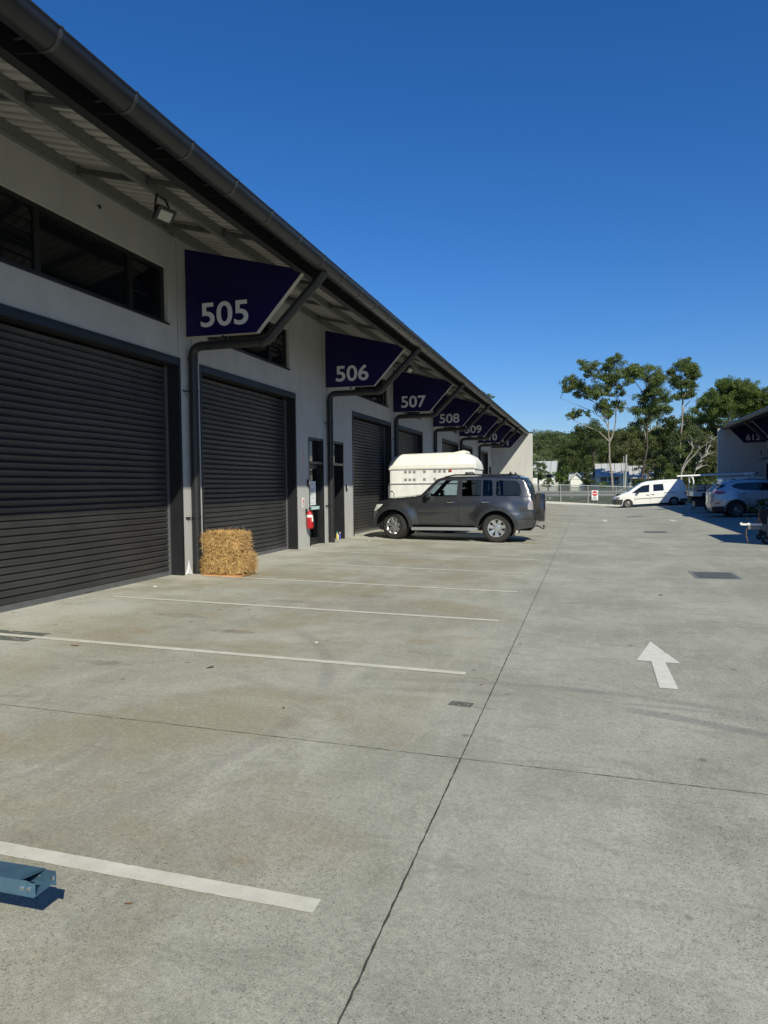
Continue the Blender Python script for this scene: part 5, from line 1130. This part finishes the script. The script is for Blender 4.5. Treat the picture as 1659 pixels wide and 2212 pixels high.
q = MB(); c = at(1350.5, 1000, 72.0); q.tube([(c.x-.14, 71.98, -.5), (c.x-.13, 71.98, 4.1)], .03, 6); q.build('conduit', mat('conduit_grey', (.4, .41, .40), .6), o, smooth=True)
# ------------------------------------------------------------------ vegetation
def leaf_material(name, c1, c2, c3, sc=.9):
    m = bpy.data.materials.new(name); m.use_nodes = True; n = m.node_tree.nodes; l = m.node_tree.links
    b = n['Principled BSDF']; b.inputs['Roughness'].default_value = .55; b.inputs['Specular IOR Level'].default_value = .35
    tc = n.new('ShaderNodeTexCoord'); t = n.new('ShaderNodeTexNoise'); t.inputs['Scale'].default_value = sc; t.inputs['Detail'].default_value = 3; l.new(tc.outputs['Object'], t.inputs['Vector'])
    t2 = n.new('ShaderNodeTexNoise'); t2.inputs['Scale'].default_value = 9; l.new(tc.outputs['Object'], t2.inputs['Vector'])
    ad = n.new('ShaderNodeMath'); ad.operation = 'MULTIPLY_ADD'; l.new(t2.outputs['Fac'], ad.inputs[0]); ad.inputs[1].default_value = .7; 
    ml = n.new('ShaderNodeMath'); ml.operation = 'MULTIPLY'; l.new(t.outputs['Fac'], ml.inputs[0]); ml.inputs[1].default_value = .6; l.new(ml.outputs[0], ad.inputs[2])
    r = n.new('ShaderNodeValToRGB'); e = r.color_ramp.elements; e[0].position = .45; e[0].color = (*c1, 1); e[1].position = .82; e[1].color = (*c3, 1); k = e.new(.63); k.color = (*c2, 1)
    l.new(ad.outputs[0], r.inputs[0]); l.new(r.outputs[0], b.inputs['Base Color'])
    tr = n.new('ShaderNodeBsdfTranslucent'); l.new(r.outputs[0], tr.inputs[0]); mx = n.new('ShaderNodeMixShader'); mx.inputs[0].default_value = .33
    l.new(b.outputs[0], mx.inputs[1]); l.new(tr.outputs[0], mx.inputs[2]); l.new(mx.outputs[0], n['Material Output'].inputs[0]); return m
L_GUM = leaf_material('gum_leaves', (0.065, 0.099, 0.033), (0.119, 0.168, 0.049), (0.186, 0.220, 0.061))
L_BLUE = leaf_material('grey_green_leaves', (0.065, 0.099, 0.041), (0.119, 0.161, 0.064), (0.174, 0.215, 0.083))
L_DARK = leaf_material('dark_leaves', (0.037, 0.060, 0.018), (0.069, 0.101, 0.026), (0.113, 0.143, 0.036))
L_OLIVE = leaf_material('olive_leaves', (0.058, 0.074, 0.026), (0.099, 0.118, 0.042), (0.144, 0.160, 0.058))
L_LUSH = leaf_material('lush_leaves', (0.065, 0.109, 0.023), (0.113, 0.167, 0.038), (0.174, 0.225, 0.058))
L_BRIGHT = leaf_material('bright_shrub_leaves', (0.060, 0.120, 0.014), (0.102, 0.186, 0.026), (0.144, 0.240, 0.042))
M_BARKP = mat('pale_gum_bark', (.20, .165, .13), .8, col2=(.32, .28, .225), vscale=3, stretch=(3, 3, .6))
M_BARKD = mat('dark_bark', (.07, .058, .048), .9, var=.3, vscale=4)
M_BARKW = mat('silver_bark', (.27, .25, .215), .8, var=.25, vscale=3)

def leaf_mesh(name, clumps, size, per, m, parent, droop=.35, flat=.8, asp=.42, sub=6):
    C = []; 
    for (x, y, z, r) in clumps:
        n = max(12, int(per*r*r/(size*size)*3.4)); k = max(2, int(sub))
        sc = rng.normal(0, .40, (k, 3))*r; sc[:, 2] *= flat; ra = rng.uniform(.38, .62, k)*r
        i = rng.integers(0, k, n); d = rng.normal(0, 1, (n, 3)); d /= np.linalg.norm(d, axis=1)[:, None]; d *= (rng.random(n)**.45)[:, None]
        d[:, 2] *= flat; C.append(np.array([x, y, z])+sc[i]+d*ra[i][:, None])
    P = np.concatenate(C); n = len(P); sz = size*rng.uniform(.6, 1.35, n)[:, None]
    t = rng.normal(0, 1, (n, 3)); t[:, 2] -= droop*2; t /= np.linalg.norm(t, axis=1)[:, None]
    b = np.cross(t, rng.normal(0, 1, (n, 3))); b /= np.linalg.norm(b, axis=1)[:, None]; nn = np.cross(t, b)
    V = np.stack([P-t*sz*.5, P+b*sz*asp*.5+nn*sz*.06, P+t*sz*.5, P-b*sz*asp*.5+nn*sz*.06], 1).reshape(-1, 3)
    L = parent['_b'] if parent is not None else (0, 0, 0); V = V-np.array(tuple(L))
    me = bpy.data.meshes.new(name); me.vertices.add(4*n); me.vertices.foreach_set('co', V.astype(np.float32).ravel())
    me.loops.add(4*n); me.loops.foreach_set('vertex_index', np.arange(4*n, dtype=np.int32)); me.polygons.add(n)
    me.polygons.foreach_set('loop_start', np.arange(0, 4*n, 4, dtype=np.int32)); me.update(calc_edges=True); me.validate()
    me.materials.append(m); return link(me, name, parent)
def limb(q, pts, r0_, r1_, seg=6):
    pts = [Vector(p) for p in pts]; out = []
    for a, b in zip(pts, pts[1:]):
        for i in range(3): out.append(a.lerp(b, i/3)+Vector(rng.normal(0, .02, 3))*(b-a).length*.6)
    out.append(pts[-1]); n = len(out); q.tube([tuple(p) for p in out], [r0_+(r1_-r0_)*(i/(n-1))**.8 for i in range(n)], seg)
def A5(x, y): return ((x/5.53+1540)/1.2845, (y/5.53+970)/1.2845)
def A6(x, y): return ((x/5.012+1800)/1.2845, (y/5.012+970)/1.2845)
def clumps_from(L, fn, s, Y, spread=1.0):
    out = []
    for x, y, r in L:
        px, py = fn(x, y); R = r/s/1.2845/F_PX*Y*1.32
        for j in range(3): p = at(px+j*rng.normal(0, r*.5)/s/1.2845, py+j*rng.normal(0, r*.35)/s/1.2845, Y+rng.normal(0, spread)); out.append((p.x, p.y, p.z, R*(1 if j == 0 else .7)))
    return out
def tree(label, Y, base, clumps, trunk, m, bark, size=.17, per=8.0, extra=(), twigs=True, name='tree', group='trees beyond the fence', r0_=.22, flat=.8, droop=.35):
    b = at(base[0], base[1], Y); o = thing(name, label, 'tree', (b.x, Y, -.5), group)
    q = MB(); tp = [Vector((b.x, Y, -.55))]+[Vector(p) for p in trunk]; limb(q, tp, r0_, r0_*.3, 8); q.build('trunk', bark, o, smooth=True)
    for i, e in enumerate(extra): q = MB(); limb(q, e[0], e[1], e[2]); q.build('limb', e[3] if len(e) > 3 else bark, o, smooth=True)
    if twigs:
        src = [p for p in tp[1:]]+[Vector(p) for e in extra for p in e[0][1:]]; q = MB()
        for c in clumps:
            cv = Vector(c[:3]); cand = [p for p in src if p.z < cv.z+.2] or src; p = min(cand, key=lambda s_: (s_-cv).length+max(0, s_.z-cv.z)*2); m_ = p.lerp(cv, .55)+Vector((0, 0, .12*(cv-p).length)); limb(q, [p, m_, cv], .030+.010*c[3], .010, 5)
        q.build('branches', bark, o, smooth=True)
    leaf_mesh('crown', clumps, size, per, m, o, flat=flat, droop=droop); return o
Y = 75
G1 = clumps_from([(440,230,75),(520,330,70),(600,250,70),(880,170,80),(960,150,75),(850,260,70),(780,260,55),(720,380,90),(850,400,100),(920,480,90),(1080,330,100),(1200,290,90),(1280,330,90),(1230,420,80),(1100,510,80),(1010,600,60),(300,470,80),(220,560,90),(170,620,50),(380,560,105),(330,680,70),(520,600,85),(600,700,85),(700,620,105),(830,650,70),(880,700,40),(740,840,65),(740,940,110),(840,980,75),(880,860,50),(970,830,80),(1020,900,50),(230,1010,55),(310,990,60),(380,960,50),(500,970,45),(480,400,40)], A5, 5.53, Y)
W5 = lambda *L: [at(*A5(x, y), Y) for x, y in L]
tree('tall open gum tree with pale trunk standing in front of the houses', Y, (1325, 1052), G1, W5((835,1700),(835,1548),(830,1400),(822,1250),(812,1050),(790,900)), L_GUM, M_BARKP,
     extra=[(W5((832,1420),(870,1350),(925,1180),(935,950),(940,560),(945,200)), .11, .03), (W5((820,1400),(680,1260),(480,1180),(280,1080),(210,1010)), .08, .02), (W5((815,1200),(780,1100),(650,830),(400,700),(300,620)), .07, .02), (W5((810,1150),(700,1040),(560,940),(370,860),(200,790),(80,745)), .05, .01),
            (W5((800,1050),(740,900),(720,700),(600,400),(480,280)), .05, .015), (W5((936,850),(1000,640),(1100,470),(1220,330)), .05, .015), (W5((1040,960),(1090,860),(1165,720)), .02, .008), (W5((480,1180),(560,1080),(500,960)), .03, .01)], r0_=.12)
Y = 80
W5 = lambda *L: [at(*A5(x, y), Y) for x, y in L]
G3 = clumps_from([(1400,400,105),(1500,390,115),(1560,480,90),(1450,500,80),(1560,600,80),(1400,700,110),(1330,740,70),(1480,660,60),(1600,650,80),(1620,760,110),(1250,920,100),(1380,890,100),(1520,910,110),(1640,900,110)], A5, 5.53, Y)
tree('gum tree with layered crowns just behind the tallest one, to its right', Y, (1378, 1052), G3, W5((1420,1500),(1400,1100),(1360,850),(1340,640),(1230,500)), L_GUM, M_BARKD, extra=[(W5((1400,1100),(1500,800),(1560,550)), .07, .02), (W5((1360,850),(1400,600),(1440,430)), .05, .02), (W5((1395,1290),(1500,1210),(1560,1170),(1659,1215)), .07, .03, M_BARKW), (W5((1400,1380),(1370,1250),(1280,1100)), .06, .02, M_BARKW)], r0_=.12)
Y = 84
W6 = lambda *L: [at(*A6(x, y), Y) for x, y in L]
G2 = clumps_from([(330,300,65),(420,240,75),(500,200,80),(560,240,70),(620,300,75),(660,350,60),(560,330,60),(300,340,50),(430,430,75),(400,500,75),(470,520,85),(540,460,75),(590,600,60),(420,620,65),(480,640,60),(560,640,50),(600,400,50)], A6, 5.012, Y, .7)
tree('slim tall gum with a narrow rounded crown and white branches', Y, (1478, 1052), G2, W6((440,1500),(445,1200),(470,1000),(470,860),(465,700),(450,430),(470,250)), L_GUM, M_BARKP, extra=[(W6((475,860),(520,770),(600,680)), .09, .03, M_BARKW), (W6((470,860),(480,700),(540,500),(600,300)), .08, .02, M_BARKW), (W6((320,660),(290,520),(290,390)), .02, .01), (W6((600,620),(640,520),(645,410)), .02, .01), (W6((662,740),(680,660),(710,570)), .02, .008)], r0_=.12)
G4 = clumps_from([(1080,470,95),(1180,480,90),(1000,500,70),(900,570,70),(1100,570,105),(1250,540,105),(1350,540,95),(1420,580,90),(1220,660,120),(1380,680,120),(1530,640,105),(1600,700,105),(830,690,85),(900,720,85),(760,720,70),(1000,700,105),(1120,780,130),(980,830,120),(1280,800,120),(1450,780,110),(1640,640,70),(700,760,60),(1560,790,80),(1660,760,90),(1700,680,90)], A6, 5.012, 92, 1.5)
Y = 92
tree('broad yellow green spreading tree rising behind the shaded building', 92, (1590, 1052), G4, W6((1150,1500),(1130,1100),(1120,800),(1110,560)), L_LUSH, M_BARKW, extra=[(W6((880,930),(930,860),(1000,825)), .09, .03), (W6((900,920),(960,870)), .06, .02), (W6((1120,900),(1250,720),(1400,600)), .12, .03), (W6((1120,900),(950,700),(850,620)), .1, .03)], r0_=.3)
# leaning pale trunks beside the shaded end wall
Y = 66
U6 = lambda x, y: ((x/6.884+1890)/1.2845, (y/6.884+1180)/1.2845)
WU = lambda *L: [at(*U6(x, y), Y) for x, y in L]
cl = clumps_from([(250,300,90),(400,250,110),(550,300,110),(620,450,90),(480,500,110),(560,650,110),(350,620,100),(620,800,100),(480,800,110),(300,800,100),(150,300,90),(180,480,80),(640,600,80)], U6, 6.884, Y+4, 1.2)
tree('leaning tree with pale forked trunk crowding the shaded end wall', Y, (1472, 1052), cl, WU((0,990),(10,900),(60,800),(130,690),(230,590),(280,550)), L_OLIVE, M_BARKW, extra=[(WU((10,900),(20,830),(110,640),(190,520),(225,430)), .08, .03), (WU((230,590),(350,450),(600,270)), .04, .015), (WU((345,710),(400,620),(480,530)), .03, .01), (WU((240,980),(280,850),(345,710)), .03, .02)], size=.22, r0_=.11)
def dense(label, cx, cy, rx, ry, Y, m, n=11, bark=M_BARKD, size=.21, name='tree', group='trees beyond the fence', per=8.5, base_y=1052, limbs=2, flat=.75):
    cl = []
    for i in range(n):
        a = 2*pi*i/n*1.0+rng.uniform(-.3, .3); k = sqrt(rng.uniform(.05, .75)) if i else 0
        px, py = cx+rx*k*cos(a), cy+ry*k*sin(a); r = rng.uniform(.36, .52)*min(rx, ry*1.1)/F_PX*Y; p = at(px, py, Y+rng.normal(0, rx/F_PX*Y*.45)); cl.append((p.x, p.y, p.z, r))
    tr_ = [at(cx+rng.uniform(-4, 4), cy+ry*.7, Y), at(cx+rng.uniform(-5, 5), cy+ry*.2, Y), at(cx, cy-ry*.4, Y)]
    ex = []
    for i in range(limbs): s_ = rng.choice((-1, 1)); ex.append(([at(cx, cy+ry*.6, Y), at(cx+s_*rx*.35, cy+ry*.1, Y), at(cx+s_*rx*.7, cy-ry*rng.uniform(.1, .5), Y-1)], .08, .02, M_BARKW if rng.random() < .5 else bark))
    return tree(label, Y, (cx, base_y), cl, tr_, m, bark, size=size, per=per, extra=ex, name=name, group=group, r0_=.12, flat=flat)
dense('dark bushy tree behind the house with the steep roof, farthest left', 1188, 975, 46, 52, 118, L_BLUE, 12)
dense('dark rounded tree above the low gabled house', 1236, 985, 40, 48, 112, L_DARK, 12); dense('dark tree with a dense top just left of the tall gum trunk', 1283, 955, 42, 46, 100, L_DARK, 13)
dense('olive brown tree overhanging the long house right of the gum trunk', 1352, 962, 46, 42, 107, L_OLIVE, 13); dense('mid green tree filling the gap below the layered crowns', 1404, 940, 44, 58, 108, L_GUM, 14)
dense('brownish wattle rising behind the second house block', 1424, 1000, 46, 40, 106, L_OLIVE, 13); dense('dark tree beneath the slim gum', 1452, 930, 40, 52, 90, L_DARK, 13)
dense('deep green tree right of the slim gum trunk', 1508, 962, 44, 50, 86, L_DARK, 13); dense('grey green tree low behind the van roof', 1484, 1006, 44, 42, 80, L_GUM, 13); dense('dense green tree by the end wall above the ute', 1535, 1012, 42, 44, 74, L_GUM, 13)
dense('dark tree between the long house and the tall gum crown', 1312, 992, 30, 26, 108, L_DARK, 9); dense('dark tree under the yellow green spreading one', 1560, 950, 44, 44, 98, L_OLIVE, 12)
dense('dark low tree covering the right end of the second house block', 1428, 1012, 36, 30, 88, L_DARK, 11)
dense('lush green tree directly behind the shaded roof, left part', 1545, 905, 44, 36, 100, L_LUSH, 13); dense('lush green tree directly behind the shaded roof, nearer the edge', 1612, 880, 46, 40, 104, L_LUSH, 13); dense('mid green bushy tree between the slim gum and the spreading one', 1500, 915, 34, 40, 102, L_GUM, 12)
dense('low spreading wattle hanging branches before the houses', 1398, 1010, 30, 18, 84, L_OLIVE, 8, limbs=4)
dense('lone treetop showing over the left roof line', 1050, 868, 20, 28, 95, L_LUSH, 10, size=.24)
for lb, cx, cy, rx, ry, Yd, m in (('rounded green shrub at the foot of the pale end wall', 1166, 1018, 20, 24, 80, L_GUM), ('clipped bright green shrub left of the gabled house', 1213, 1026, 17, 22, 80, L_BRIGHT), ('dark green shrub between the gabled house and the long house', 1271, 1034, 15, 19, 80, L_DARK), ('yellow green shrub near the steep roofed house', 1185, 1044, 14, 10, 74, L_LUSH), ('low light green shrub below the long house', 1302, 1048, 14, 8, 72, L_BRIGHT), ('dark shrub behind the nose of the van', 1382, 1046, 18, 12, 66, L_DARK)):
    dense(lb, cx, cy, rx, ry, Yd, m, 11, size=.15, name='shrub', group='shrubs behind the fence', per=9, limbs=0)
# far wood and undergrowth: masses nobody could count
rs = np.random.default_rng(11); cl = []
for i in range(520):
    Yd = rs.uniform(125, 260); px = rs.uniform(1120, 1700); X = at(px, 1000, Yd).x; h = rs.uniform(5.5, 8.5)
    g = hz(X, Yd); cl.append((X, Yd, g+h*rs.uniform(.45, .9), rs.uniform(1.6, 2.6)))
tag(leaf_mesh('far_wood', cl, .75, 4.0, L_BLUE, None, sub=7), 'far wooded slope of grey green eucalypts', 'wood', kind='stuff')
cl = []
for i in range(900):
    X = rs.uniform(-60, 260); Yd = rs.uniform(380, 640); cl.append((X, Yd, hz(X, Yd)+rs.uniform(2, 6), rs.uniform(3.5, 6)))
tag(leaf_mesh('hill_wood', cl, 2.2, 4.5, L_DARK, None, sub=6), 'dark wood covering the distant hill', 'wood', kind='stuff')
cl = []
for i in range(170):
    X = rs.uniform(-8, 14); cl.append((X, rs.uniform(58.5, 63), rs.uniform(-.2, .75), rs.uniform(.35, .6)))
tag(leaf_mesh('undergrowth', cl, .13, 3.0, L_DARK, None), 'dark undergrowth behind the picket fence', 'undergrowth', kind='stuff')
# potted plant at the right edge
pl = thing('potted_shrub', 'dark leafy potted shrub in the shade before the silver car', 'plant', (6.0, 27.4, .05))
q = MB(); q.lathe([(.0, .06), (.20, .06), (.27, .42), (.29, .44), (.26, .45), (.0, .42)], (6.0, 27.4, 0), 'z', 20); q.build('pot', mat('dark_pot', (.03, .03, .032), .7), pl, smooth=40)
q = MB()
for a in range(5): limb(q, [(6.0, 27.4, .42), (6.0+.14*cos(a*1.3), 27.4+.14*sin(a*1.3), .62), (6.0+.3*cos(a*1.3), 27.4+.25*sin(a*1.3), .80)], .012, .004, 5)
q.build('stems', M_BARKD, pl)
leaf_mesh('foliage', [(6.0+dx, 27.4+dy, z, r) for dx, dy, z, r in ((-.45, 0, .70, .20), (-.2, .1, .80, .22), (.05, 0, .86, .24), (.3, .1, .84, .25), (-.3, -.1, .62, .2), (.15, -.15, .70, .22), (.5, 0, .74, .2), (-.55, 0, .62, .14))], .10, 9, L_DARK, pl, droop=.5, asp=.35)
